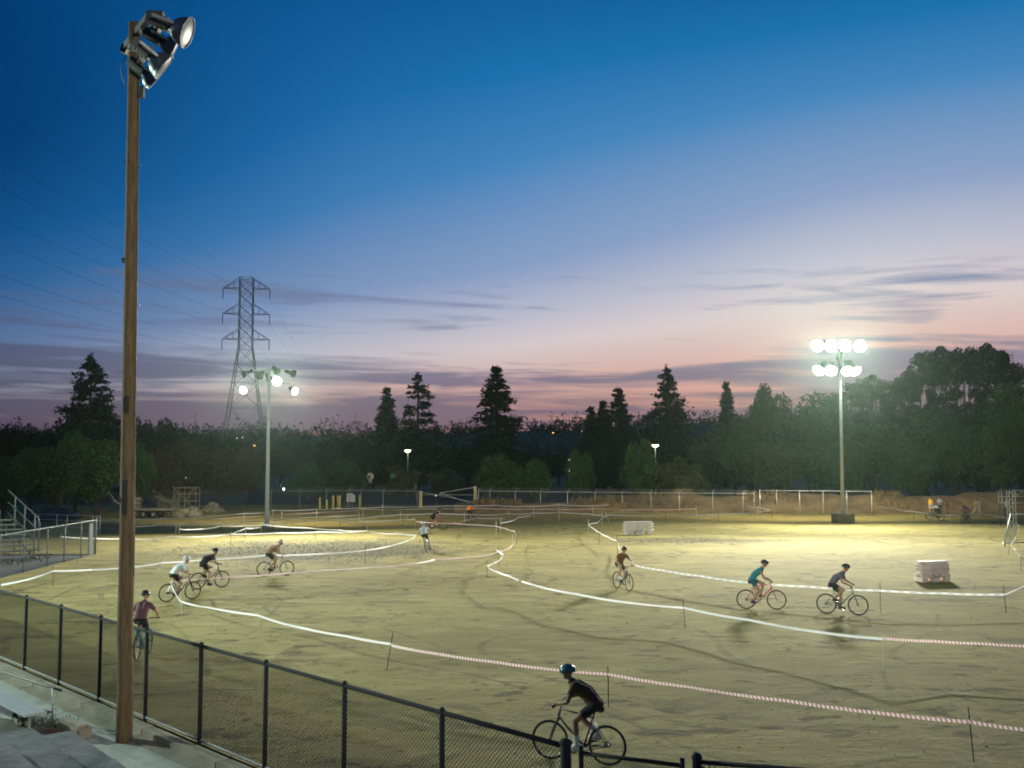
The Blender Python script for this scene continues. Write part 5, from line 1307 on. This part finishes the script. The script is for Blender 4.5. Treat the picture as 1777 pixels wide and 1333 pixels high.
# ------------------------------------------------------------------ bicycles
WR = .345
def bike_parts():
    D = {}
    f = MB(); BB = (-.03,0,.29); ST = (-.20,0,.80); HT = (.40,0,.90); HB = (.445,0,.77); RA = (-.46,0,WR)
    f.tube(BB, ST, .017, n=8); f.tube(BB, HB, .021, n=8); f.tube(ST, HT, .017, n=8); f.tube(HT, HB, .022, n=8); f.tube(BB, (-.03,0,.29), .03)
    for s in (-1,1):
        f.tube((-.03,s*.03,.29), (-.46,s*.065,WR), .011, n=6); f.tube((-.19,s*.02,.77), (-.46,s*.065,WR), .009, n=6)
    f.lathe([(.028,-.045),(.028,.045)], Matrix.Translation(BB) @ Matrix.Rotation(R(90),4,'X'), 10)
    D['frame'] = f.mesh('frame', M['bike_black'], True)
    k = MB()
    for s in (-1,1): k.path([(.435,s*.045,.74),(.50,s*.055,.62),(.60,s*.055,WR)], [.016,.015,.011], 8)
    k.bar((.435,-.06,.745),(.435,.06,.745),.035,.03); D['fork'] = k.mesh('fork', M['bike_black'], True)
    h = MB(); h.tube((.40,0,.90),(.385,0,.955),.016); h.tube((.385,0,.955),(.46,0,.975),.015); h.path([(.42,-.33,.992),(.45,-.14,.985),(.462,0,.975),(.45,.14,.985),(.42,.33,.992)], .012, 8); D['handlebar'] = h.mesh('handlebar', M['bike_black'], True)
    g = MB()
    for s in (-1,1): g.tube((.43,s*.22,.991),(.42,s*.335,.993),.017)
    D['grips'] = g.mesh('grip', M['tyre'], True)
    s_ = MB(); s_.tube((-.20,0,.78),(-.245,0,.935),.014); bm = None
    s_.path([(-.40,0,.955),(-.34,0,.965),(-.25,0,.962),(-.16,0,.955),(-.10,0,.95)], [.045,.072,.058,.028,.014], 10); D['saddle'] = s_.mesh('saddle', M['saddle'], True)
    c = MB(); c.torus((-.03,-.045,.29),(0,1,0),.085,.006,24,4); c.torus((-.03,-.045,.29),(0,1,0),.04,.008,16,4)
    D['chainring'] = c.mesh('chainring', M['rim'], True)
    ch = MB(); ch.tube((-.03,-.045,.375),(-.46,-.045,WR+.04),.006,n=5); ch.tube((-.03,-.045,.205),(-.46,-.045,WR-.04),.006,n=5); ch.torus((-.46,-.045,WR),(0,1,0),.04,.01,16,4); D['chain'] = ch.mesh('chain', M['dark_steel'])
    r = MB(); r.torus((0,0,0),(0,1,0),.308,.011,44,6); D['wheel'] = r.mesh('wheel', M['rim'], True)
    t = MB(); t.torus((0,0,0),(0,1,0),.326,.020,48,8); D['tyre'] = t.mesh('tyre', M['tyre'], True)
    sp_ = MB()
    for i in range(24):
        a = 2*math.pi*i/24; sp_.tube((.02*math.cos(a+.6),(.03 if i % 2 else -.03),.02*math.sin(a+.6)), (.300*math.cos(a),0,.300*math.sin(a)), .0016, n=3, cap=False)
    D['spokes'] = sp_.mesh('spokes', M['spoke'])
    hb2 = MB(); hb2.tube((0,-.05,0),(0,.05,0),.022); D['hub'] = hb2.mesh('hub', M['rim'], True)
    bt_ = MB(); bt_.lathe([(.001,0),(.035,.005),(.036,.14),(.02,.165),(.02,.19),(.001,.192)], Matrix.Translation((.06,0,.40)) @ Matrix.Rotation(R(38),4,'Y') @ Matrix.Translation((0,0,0)), 10); D['bottle'] = bt_.mesh('bottle', M['sign_white'], True)
    return D
BK = bike_parts()
def bicycle(label, loc, rz, lean=0.0, frame_m=None, crank=0.6, rim_m=None, bottle=False):
    root = thing('bicycle', label, 'bicycle', loc, rot=(lean, 0, rz), group='bicycles being ridden on the field')
    for nm in ('frame','fork','handlebar','grips','saddle','chainring','chain'):
        o = link('grip' if nm == 'grips' else nm, BK[nm], root)
        if frame_m and nm in ('frame','fork'): o.material_slots[0].link = 'OBJECT'; o.material_slots[0].material = frame_m
    for x, ph in ((-.46, .2), (.60, .9)):
        w = link('wheel', BK['wheel'], root, (x,0,WR), (0,ph,0))
        if rim_m: w.material_slots[0].link = 'OBJECT'; w.material_slots[0].material = rim_m
        for nm in ('tyre','spokes','hub'): link(nm, BK[nm], w)
    if bottle: link('bottle', BK['bottle'], root)
    for s, a in ((1, crank), (-1, crank + math.pi)):
        p = Vector((-.03 + .17*math.cos(a), s*.115, .29 + .17*math.sin(a)))
        cm = MB(); cm.bar((-.03, s*.07, .29), (p.x, s*.085, p.z), .03, .016, (0,1,0)); c = cm.build('crank', M['rim'], root)
        pm = MB(); pm.box((p.x, p.y + s*.03, p.z), (.10,.09,.02)); pm.build('pedal', M['bike_black'], c)
    return root

# ------------------------------------------------------------------ people
def ik(a, c, l1, l2, pole):
    a = Vector(a); c = Vector(c); d = c - a; L_ = d.length
    if L_ > (l1+l2)*.995: c = a + d*((l1+l2)*.995/L_); d = c - a; L_ = d.length
    x = (l1*l1 - l2*l2 + L_*L_)/(2*L_); h = math.sqrt(max(0, l1*l1 - x*x)); dn = d/L_
    p = Vector(pole); p = p - dn*p.dot(dn); p.normalize()
    return a + dn*x + p*h, c
def body_mesh(caps, vox):
    mb = MB()
    for (a, ra, b, rb, reg) in caps:
        a = Vector(a); b = Vector(b)
        if (b-a).length > 1e-4: mb.path([a, a.lerp(b,.5), b], [ra, (ra+rb)/2*(1.06 if reg in ('calf_l','calf_r','thigh_l','thigh_r') else 1.0), rb], 12)
        mb.sphere(a, ra, 12, 8); mb.sphere(b, rb, 12, 8)
    me = mb.mesh('tmp', M['skin1']); o = link('tmp', me)
    r = o.modifiers.new('r', 'REMESH'); r.mode = 'VOXEL'; r.voxel_size = vox
    s = o.modifiers.new('s', 'SMOOTH'); s.factor = .5; s.iterations = 3
    dg = bpy.context.evaluated_depsgraph_get(); ev = bpy.data.meshes.new_from_object(o.evaluated_get(dg))
    bpy.data.objects.remove(o); bpy.data.meshes.remove(me); return ev
def classify(P, caps):
    best = np.full(len(P), 1e9); idx = np.zeros(len(P), int); tt = np.zeros(len(P))
    for k, (a, ra, b, rb, reg) in enumerate(caps):
        a = np.array(a); b = np.array(b); d = b - a; L2 = max(1e-9, d @ d)
        t = np.clip(((P - a) @ d)/L2, 0, 1); q = a + t[:,None]*d; ds = np.linalg.norm(P - q, axis=1) - (ra + (rb-ra)*t)
        m = ds < best; best[m] = ds[m]; idx[m] = k; tt[m] = t[m]
    return idx, tt
def garment(name, me, mask, off, m, parent):
    """faces of the body inside the mask, lifted off the skin, as a piece of clothing"""
    bm = bmesh.new(); bm.from_mesh(me); bm.faces.ensure_lookup_table()
    dele = [f for f, k in zip(bm.faces, mask) if not k]
    bmesh.ops.delete(bm, geom=dele, context='FACES')
    if not bm.faces: bm.free(); return None
    bm.normal_update()
    for v in bm.verts: v.co += v.normal*(off + .004*mnoise.noise(v.co*14))
    g = bpy.data.meshes.new(name); bm.to_mesh(g); bm.free(); g.materials.clear(); g.materials.append(m)
    g.polygons.foreach_set('material_index', [0]*len(g.polygons)); g.polygons.foreach_set('use_smooth', [True]*len(g.polygons))
    return link(name, g, parent)
def hands(mb, wrist, grip, side, curl=True, down=None):
    w = Vector(wrist); g = Vector(grip) if grip is not None else w
    if curl:
        mb.path([w, w.lerp(g + Vector((0,0,.03)), .55), g + Vector((-.006,0,.028))], [.026,.036,.034], 8)
        for k, ox in enumerate((-.032,-.011,.011,.032)):
            l = (.9,1.0,.97,.8)[k]; q = g + Vector((0, ox, 0))
            mb.path([q + Vector((-.012,0,.030)), q + Vector((.026*l,0,.024)), q + Vector((.034*l,0,-.006)), q + Vector((.012,0,-.026*l))], [.0105,.010,.009,.007], 6)
        i = -side
        mb.path([w.lerp(g, .5) + Vector((0, i*.03, 0)), g + Vector((-.02, i*.05, .018)), g + Vector((.012, i*.052, .004)), g + Vector((.024, i*.05, -.018))], [.013,.012,.010,.008], 6)
    else:
        d = Vector(down).normalized(); s = Vector((0, 1, 0)); f = d.cross(s).normalized()
        mb.path([w, w + d*.05, w + d*.09], [.026,.036,.032], 8)
        for k, ox in enumerate((-.030,-.010,.010,.030)):
            l = (.068,.080,.076,.060)[k]; q = w + d*.085 + f*ox
            mb.path([q, q + d*l*.5 - s*side*.004, q + d*l - s*side*.022], [.0105,.0095,.007], 6)
        mb.path([w + d*.03 + f*.028, w + d*.065 + f*.055 - s*side*.01, w + d*.10 + f*.058 - s*side*.02], [.013,.011,.008], 6)
def person(label, loc, rz, J, look, lean=0.0, group=None, vox=.016, cloth_={}, skin='skin1', helmet=None, hair=None, cat='person', sleeve=.55, pant=.62, curl=True, brim=False, socks=None, shoes=None):
    """J: joints in the figure's own frame (x forward, y left, z up)"""
    P, C, U, N_ = (Vector(J[k]) for k in ('P','C','U','N'))
    Hc = Vector(J['H']); hf = Vector(look).normalized()
    ws = J.get('w', 1.0); bk = J.get('bulk', 1.0); hu = Vector((0,0,1)) - hf*hf.z; hu.normalize(); hs = hu.cross(hf)
    caps = []
    def cap_(a, ra, b, rb, reg): caps.append((tuple(a), ra, tuple(b), rb, reg))
    y = Vector((0,1,0))
    cap_(P + y*.065, .115*bk, P - y*.065, .115*bk, 'hips')
    for s in (-1,1):
        cap_(P + y*s*.045, .110*bk, C + y*s*.05, .112*bk, 'torso'); cap_(C + y*s*.05, .112*bk, U + y*s*.085*ws, .098*bk, 'torso')
        cap_(U + y*s*.06, .085, U + y*s*.155*ws, .072, 'torso')
    cap_(U, .085, N_, .062, 'torso'); cap_(N_, .056, Hc - hu*.05, .054, 'neck')
    cap_(Hc - hf*.012 + hu*.02, .092, Hc + hf*.012 + hu*.015, .088, 'skull'); cap_(Hc + hf*.02 - hu*.03, .066, Hc + hf*.052 - hu*.085, .036, 'face')
    cap_(Hc + hf*.088 + hu*.004, .010, Hc + hf*.108 - hu*.028, .016, 'face')
    for s in (-1,1):
        cap_(Hc + hs*s*.088 + hu*.008, .014, Hc + hs*s*.090 - hu*.028, .012, 'ear')
        cap_(Hc + hf*.068 + hs*s*.035 + hu*.030, .020, Hc + hf*.076 + hs*s*.012 + hu*.030, .018, 'face')
    for s, nm in ((1,'l'), (-1,'r')):
        sh = U + y*s*.185*ws; el = Vector(J['el_'+nm]); wr = Vector(J['wr_'+nm]); hp = P + y*s*.088 - Vector((0,0,.02)); kn = Vector(J['kn_'+nm]); an = Vector(J['an_'+nm]); to = Vector(J['to_'+nm])
        cap_(sh, .056*bk, el, .040, 'uparm_'+nm); cap_(el, .041, wr, .027, 'forearm_'+nm)
        cap_(hp, .090*bk, kn, .058, 'thigh_'+nm); m_ = kn.lerp(an, .32); cap_(kn, .055, m_, .056, 'calfa_'+nm); cap_(m_, .056, an, .036, 'calf_'+nm)
        heel = an - (to-an)*.28; heel.z = to.z; cap_(heel, .034, to, .032, 'foot_'+nm); cap_(an, .038, an.lerp(to,.45), .036, 'foot_'+nm)
    ev = body_mesh(caps, vox)
    nf = len(ev.polygons); cen = np.empty(nf*3); ev.polygons.foreach_get('center', cen); cen = cen.reshape(-1,3)
    idx, tt = classify(cen, caps); regs = np.array([c[4] for c in caps])[idx]
    # one body mesh: skin plus hands, eyes and mouth
    mb = MB(); vs = np.empty(len(ev.vertices)*3); ev.vertices.foreach_get('co', vs); mb.v = [tuple(v) for v in vs.reshape(-1,3)]
    mb.f = [tuple(p.vertices) for p in ev.polygons]; mb.m = [0]*nf
    for s, nm in ((1,'l'), (-1,'r')):
        if curl: hands(mb, J['wr_'+nm], J['gr_'+nm], s)
        else: hands(mb, J['wr_'+nm], None, s, False, Vector(J['wr_'+nm]) - Vector(J['el_'+nm]))
    for s in (-1,1): mb.sphere(Hc + hf*.083 + hs*s*.032 + hu*.010, .012, 8, 6, m=1)
    mb.sphere(Hc + hf*.086 - hu*.062, .020, 8, 6, m=2, sc=(.5,1,.35), rot=Matrix((hf, hs, hu)).transposed())
    o = mb.build('person', [M[skin], M['eye'], M['lip']], None, True, loc)
    o.rotation_euler = (lean, 0, rz); tag(o, label, 'person', group)
    def has(*pre): return np.array([any(r.startswith(p) for p in pre) for r in regs])
    tors = has('torso'); up = has('uparm'); th = has('thigh'); hip = has('hips'); cf = has('calf_'); cfa = has('calfa'); ft = has('foot')
    if 'shirt' in cloth_: garment('shirt', ev, tors | (up & (tt < sleeve)) | (has('forearm') & (tt < .9) if sleeve >= 1 else False) | (hip & (cen[:,2] > P.z + .035)), .013, cloth_['shirt'], o)
    if 'shorts' in cloth_: garment('shorts' if pant < 1 else 'trousers', ev, hip | (th & (tt < pant)) | ((cfa | (cf & (tt < .95))) if pant >= 1 else False), .011, cloth_['shorts'], o)
    garment('shoes', ev, ft, .008, shoes or M['bike_black'], o)
    if socks: garment('socks', ev, cf & (tt > .35), .005, socks, o)
    Mh = Matrix((hf, hs, hu)).transposed().to_4x4(); Mh.translation = Hc
    if helmet:
        hb = MB(); prof = []
        for k in range(7):
            a = k/6*math.pi/2; prof.append((.128*math.cos(a)**.8 if k < 6 else .002, .118*math.sin(a)))
        Mt = Mh @ Matrix.Translation((-.005,0,.022)) @ Matrix.Diagonal((1.18,.98,1,1)); hb.lathe([(.112,-.012),(.126,-.02)] + prof, Mt, 18)
        if brim: hb.path([Mh @ Vector((.10,-.07,.035)), Mh @ Vector((.16,-.04,.03)), Mh @ Vector((.172,0,.028)), Mh @ Vector((.16,.04,.03)), Mh @ Vector((.10,.07,.035))], .012, 6)
        hm = hb.build('helmet', helmet, o, True)
        vb = MB()
        for k in (-2,-1,0,1,2):
            pts = []
            for q in range(7):
                a = math.pi*(.12 + .76*q/6); pts.append(Mt @ Vector((.122*math.cos(a), k*.036*(.6+.4*math.sin(a)), .1195*math.sin(a)*(1-.05*k*k))))
            vb.path(pts, .0065, 4)
        vb.build('vent', M['bike_black'], hm, True)
        sb = MB()
        for s in (-1,1): sb.path([Mh @ Vector((.01,s*.100,.01)), Mh @ Vector((.03,s*.075,-.06)), Mh @ Vector((.055,0,-.128))], .006, 4)
        sb.build('strap', M['bike_black'], hm)
    if hair:
        hb = MB(); hb.lathe([(.094,-.045),(.102,.0),(.098,.045),(.075,.085),(.04,.105),(.001,.112)], Mh @ Matrix.Translation((-.018,0,.012)) @ Matrix.Diagonal((1.06,.98,1,1)), 16); hb.build('hair', hair, o, True)
    bpy.data.meshes.remove(ev); return o
def rider_joints(lean_deg=44, crank=.6, stand=0.0, bulk=1.0, scale=1.0, hunch=.05):
    P = Vector((-.255 + .20*stand, 0, 1.035 + .09*stand)); J = {'P': P, 'bulk': bulk}
    for ln in np.arange(lean_deg, 80, 1.0):
        a = R(ln); d = Vector((math.sin(a), 0, math.cos(a))); n = Vector((-math.cos(a), 0, math.sin(a)))
        U = P + d*.45; sh = U + Vector((0,.185,0)); gr = Vector((.425,.275,.992)); wr = gr + Vector((-.055,0,.045))
        if (wr - sh).length < .53: break
    J['C'] = P + d*.24 + n*hunch; J['U'] = U; J['N'] = U + d*.09 + Vector((.015,0,.025))
    J['H'] = J['N'] + Vector((.075,0,.150)) + d*.01
    for s, nm in ((1,'l'), (-1,'r')):
        sh = U + Vector((0,s*.185,0)); gr = Vector((.425,s*.275,.992)); wr = gr + Vector((-.055, 0, .045))
        el, wr = ik(sh, wr, .29, .265, (-.35, s*1.0, -.55)); J['el_'+nm] = el; J['wr_'+nm] = wr; J['gr_'+nm] = gr
        a = crank if s == 1 else crank + math.pi; pd = Vector((-.03 + .17*math.cos(a), s*.145, .29 + .17*math.sin(a)))
        an = pd + Vector((-.065, 0, .115)); hp = P + Vector((0, s*.088, -.02)); kn, an = ik(hp, an, .43, .43, (1, s*.12, .25)); J['kn_'+nm] = kn; J['an_'+nm] = an; J['to_'+nm] = pd + Vector((.075, 0, .055))
    return J
RG = 'riders on the dirt field'
def rider(rear, front, lab, blab, shirt, shorts, helmet, skin='skin1', lean_deg=44, crank=.6, roll=0.0, frame_m=None, vox=.016, look=(1,0,-.12), heading=None, zg=0.0, stand=0.0, **kw):
    a = G(*rear); b = G(*front)
    if heading is None: rz = math.atan2(b.y - a.y, b.x - a.x); c = (a + b)/2
    else: rz = R(heading); c = a + Vector((math.cos(rz), math.sin(rz), 0))*.46
    bkw = {k: kw.pop(k) for k in ('rim_m','bottle') if k in kw}
    c = c - Vector((math.cos(rz), math.sin(rz), 0))*(.07 if heading is None else 0)
    c.z = zg + .002 + WR*(1-math.cos(roll))*0
    bicycle(blab, c, rz, R(roll), frame_m, crank, **bkw)
    J = rider_joints(lean_deg, crank, stand, kw.pop('bulk', 1.0), hunch=kw.pop('hunch', .05))
    return person(lab, c, rz, J, look, R(roll), RG, vox, {'shirt': shirt if not isinstance(shirt, tuple) else cloth(shirt), 'shorts': cloth(shorts)}, skin, helmet, **kw)
HM = {k: mat('helmet_'+k, c, .35) for k, c in (('teal',(.018,.095,.115)), ('black',(.018,.018,.02)), ('white',(.75,.76,.75)), ('bluewhite',(.42,.50,.56)))}
SOCKW = cloth((.7,.7,.68)); SHOEW = mat('white_shoe', (.72,.73,.72), .6)
red_f = mat('red_frame', (.45,.05,.05), .4); teal_f = mat('teal_frame', (.04,.30,.36), .4); white_f = mat('white_frame', (.6,.6,.58), .4); green_f = mat('green_frame', (.10,.18,.10), .4); dark_f = mat('charcoal_frame', (.05,.05,.05), .4)
BLK = (.014,.014,.015)
rider((1054,1329), (955,1318), 'nearest rider in a dark brown jersey and teal helmet behind the near fence', 'bicycle of the nearest rider, behind the near fence', mat('patterned_jersey', (.14,.060,.016), .9, 0, .5, 3.2, .7, 13, var2=(.022,.014,.012)), BLK, HM['teal'], 'skin2', 52, -.5, vox=.012, frame_m=dark_f, socks=SOCKW, shoes=SHOEW)
rider((238,1146), (0,0), 'rider in a maroon shirt half hidden behind the timber pole', 'bicycle with a teal frame half hidden behind the timber pole', (.17,.075,.085), BLK, HM['black'], 'skin1', 40, 1.2, heading=93, frame_m=teal_f, vox=.014, socks=cloth((.05,.30,.36)))
rider((289,1045), (320,1029), 'rider in a white jersey and white helmet leading the three into the corner', 'bicycle of the white jersey rider at the tape corner', (.72,.74,.72), BLK, HM['white'], 'skin1', 52, .4, frame_m=dark_f, roll=5, hunch=.07, heading=46)
rider((343,1023), (371,1017), 'rider all in black bent low, middle of the three in the corner', 'bicycle of the black-clad rider in the corner', (.020,.021,.023), BLK, HM['black'], 'skin1', 56, 1.9, frame_m=dark_f, hunch=.08, heading=40)
rider((458,1001), (484,992), 'rider in a tan top and white helmet crossing the gravel patch', 'pale-framed bicycle on the gravel patch', (.44,.24,.125), (.03,.035,.03), HM['white'], 'skin1', 56, .2, frame_m=white_f, hunch=.07, heading=28)
rider((741.5,959), (0,0), 'rider in a white T-shirt leaning into the turn, seen from behind', 'bicycle tilted in the turn under the white T-shirt rider', (.66,.72,.70), (.025,.032,.022), HM['bluewhite'], 'skin1', 42, .9, heading=84, roll=-13, frame_m=white_f, vox=.014)
rider((745,920), (769,920), 'dark-clad rider bent low behind the pink tape at the back', 'bicycle behind the pink tape at the back', (.018,.018,.018), BLK, HM['black'], 'skin1', 56, .3, frame_m=red_f, vox=.02, shoes=SHOEW)
rider((806,908), (826,906), 'rider in a bright orange shirt bent low at the back of the field', 'bicycle of the bright orange rider', (1.0,.27,.015), BLK, HM['black'], 'skin1', 60, 1.2, frame_m=dark_f, vox=.02, hunch=.09)
rider((1070.5,1021), (1092,1026), 'rider in a brown T-shirt and black cap helmet riding towards the camera', 'bicycle of the brown T-shirt rider', (.165,.078,.030), (.03,.032,.028), HM['black'], 'skin1', 40, 3.9, frame_m=dark_f, vox=.014, brim=True, shoes=SHOEW, look=(1,-.1,-.1), bottle=True)
rider((1299,1057), (1344,1058), 'rider in a teal sleeveless top and dark helmet on a red bicycle', 'red bicycle ridden along the printed tape', (.020,.165,.205), (.012,.085,.11), HM['black'], 'skin2', 42, .5, frame_m=red_f, vox=.014, sleeve=.12, pant=.5, bulk=.92, socks=None)
rider((1437,1065), (1487,1068), 'rider in a dark grey T-shirt and black shorts beside the printed tape', 'green-framed bicycle of the dark grey rider', (.10,.092,.11), BLK, HM['black'], 'skin2', 44, -1.1, frame_m=green_f, vox=.014)
rider((1634,904), (1612,903), 'far rider in a white jersey in front of the yellow-shirted spectator', 'bicycle of the far white jersey rider', (.72,.72,.66), BLK, HM['white'], 'skin1', 74, .8, frame_m=dark_f, vox=.02, hunch=.11)
rider((1686,907), (1666,908.5), 'far rider in a pink and violet jersey bent over the bars', 'bicycle of the far pink jersey rider', (.52,.26,.42), BLK, HM['black'], 'skin1', 72, 2.2, frame_m=dark_f, vox=.02, hunch=.11)

def stand_joints(spread=.10, arm='down', bend=0.0):
    P = Vector((0,0,.93)); a = R(bend); d = Vector((math.sin(a),0,math.cos(a))); J = {'P': P, 'C': P + d*.24, 'U': P + d*.46}
    J['N'] = J['U'] + d*.09; J['H'] = J['N'] + Vector((.02,0,.145)); 
    for s, nm in ((1,'l'), (-1,'r')):
        sh = J['U'] + Vector((0,s*.185,0))
        wr = {'down': sh + Vector((.05,s*.09,-.52)), 'hips': P + Vector((.06,s*.20,.06)), 'phone': sh + Vector((.30,-s*.10,.02)), 'fold': P + Vector((.20,-s*.06,.24)), 'knees': P + Vector((.30,s*.22,-.25))}[arm]
        J['el_'+nm], J['wr_'+nm] = ik(sh, wr, .29, .26, (-.8, s*.8, -.2)); J['gr_'+nm] = J['wr_'+nm]
        J['kn_'+nm], J['an_'+nm] = ik(P + Vector((0,s*.088,-.02)), Vector((0, s*spread, .085)), .43, .42, (1, s*.2, 0)); J['to_'+nm] = J['an_'+nm] + Vector((.16, s*.02, -.05))
    return J
SG = 'spectators by the soil berm'
def spect(px, yfeet, Y, lab, rz, shirt, shorts, arm, skin='skin1', pant=.62, spread=.10, bend=0, sleeve=.55, z=None, look=(1,0,-.05), group=SG):
    p = at(px, yfeet, Y) if Y else G(px, yfeet)
    if z is not None: p.z = z
    return person(lab, p, R(rz), stand_joints(spread, arm, bend), look, 0, group, .02, {'shirt': cloth(shirt), 'shorts': cloth(shorts)}, skin, None, M['hair_dark'], sleeve=sleeve, pant=pant, curl=False)
def spx(px, Y, ytop, lab, *a, **k):
    zt_ = at(px, ytop, Y).z - 1.74; return spect(px, 890, Y, lab, *a, z=zt_, **k)
def mound(x, y): return max(0.0, berm_h(x, y))
for (px, Y, yt, lab, rz, sh, so, arm, kw) in (
    (1614, 104, 855, 'spectator in a bright yellow T-shirt standing behind the white jersey rider', 200, (.85,.52,.015), (.5,.5,.46), 'hips', {}),
    (1630, 104.6, 856.5, 'spectator in a pale blue shirt and dark trousers next to the yellow shirt', 230, (.30,.34,.45), (.02,.02,.025), 'fold', {'pant': 1.0}),
    (1643, 104.2, 855, 'spectator in brown clothes standing right of the pale blue shirt', 250, (.10,.065,.045), (.14,.085,.055), 'fold', {'pant': 1.0, 'sleeve': 1.0}),
    (1695, 101, 863, 'spectator in a pale green shirt crouching with legs wide apart', 255, (.33,.38,.27), (.36,.40,.30), 'knees', {'pant': 1.0, 'spread': .42, 'bend': 22}),
    (1746.5, 100, 866, 'person in a cream shirt standing behind the pale pipe posts', 190, (.42,.38,.28), (.02,.02,.02), 'down', {'pant': 1.0})):
    p = at(px, yt, Y); x = p.x; g0 = mound(x, Y); ht = p.z - g0; 
    o = spect(px, 890, Y, lab, rz, sh, so, arm, z=0.0, **kw)
    o.location = (x, Y, 0.0)
    if ht < 1.6 or ht > 1.9: o.location.y = Y
# bystander with a glowing phone outside the back fence
b = G(754, 881); o = person('dark-clad bystander holding a glowing phone behind the timber gate', (b.x, b.y + 2.5, -.2), R(265), stand_joints(.11, 'phone'), (1,0,-.25), 0, None, .02, {'shirt': cloth((.025,.024,.026)), 'shorts': cloth((.02,.02,.024))}, 'skin1', None, M['hair_dark'], sleeve=1.0, pant=1.0, curl=False)
M['screen'] = mat('phone_screen', (.1,.1,.1), .3, emit=(.55,.75,1.0), es=2.5)
mb = MB(); ph = Vector((b.x, b.y + 2.5, -.2)) + Vector((-.02, -.38, 1.47)); mb.box((0,0,0), (.15,.012,.085)); o = mb.build('phone', M['bike_black'], None, loc=ph); tag(o, 'phone glowing in the dark-clad bystander\'s hands', 'phone')
mb = MB(); mb.box((0,-.008,0), (.14,.003,.078)); mb.build('screen', M['screen'], o)
p_ = at(487, 850, 185); person('far walker in a white shirt on the path left of the small yellow lamp', (p_.x, 185, -.25), R(20), stand_joints(.10, 'down'), (1,0,0), 0, None, .022, {'shirt': cloth((.6,.6,.6)), 'shorts': cloth((.03,.03,.035))}, 'skin1', None, M['hair_dark'], pant=1.0, curl=False)

# ------------------------------------------------------------------ loose clods and pebbles on the dirt
rr_ = random.Random(9); cl = MB()
def clod(c, s):
    v = []
    for (x, y, z) in ((1,0,0),(0,1,0),(-1,0,0),(0,-1,0),(0,0,1)): v.append(Vector((x*(.6+.7*rr_.random()), y*(.6+.7*rr_.random()), z*(.35+.4*rr_.random())))*s + Vector(c))
    for k in range(4): v[k].z = -.004
    cl._add(v, [(0,1,4),(1,2,4),(2,3,4),(3,0,4)])
for k in range(2200):
    px = rr_.uniform(-60, 1840); py = rr_.uniform(905, 1340) if k < 1200 else rr_.uniform(930, 1100); g0 = G(px, py)
    # stay inside the field, off the walk
    t = (g0.x - FP[-1].x) / (FP[0].x - FP[-1].x); lim = FP[-1].y + (FP[0].y - FP[-1].y)*t if g0.x < .7 else 13.4 - .42*(g0.x - .7)
    if g0.y < lim + .25 or g0.x < -23: continue
    clod((g0.x, g0.y, 0), (.006 + .024*rr_.random()**4)*(1 + g0.y/70))
for cx_, cy_, n, rx, ry in ((560, 954, 5200, 8.5, 8.5), (1195, 938, 1500, 6, 3)):
    c = G(cx_, cy_)
    for k in range(n): clod((c.x + rr_.gauss(0,.5)*rx, c.y + rr_.gauss(0,.5)*ry, 0), .018 + .05*rr_.random()**2)
M['clod'] = mat('dirt_clod', (.135,.118,.056), .95, 0, .4, 1.0)
tag(cl.build('gravel', M['clod']), 'loose clods and pebbles strewn over the dirt field', 'gravel', kind='stuff')
# ------------------------------------------------------------------ night haze that carries the lamps' glow; green tint imitates lens flare
HAZE = 0.000075
if HAZE > 0:
    hz = MB(); hz.box((0, 1200, 70), (4600, 2700, 146)); m = bpy.data.materials.new('haze'); m.use_nodes = True; nt = m.node_tree; nt.nodes.clear()
    out = nt.nodes.new('ShaderNodeOutputMaterial'); v = nt.nodes.new('ShaderNodeVolumePrincipled'); v.inputs['Color'].default_value = (.62,.90,.74,1); v.inputs['Density'].default_value = HAZE; v.inputs['Anisotropy'].default_value = .85
    nt.links.new(v.outputs[0], out.inputs['Volume']); tag(hz.build('haze', m), kind='stuff')
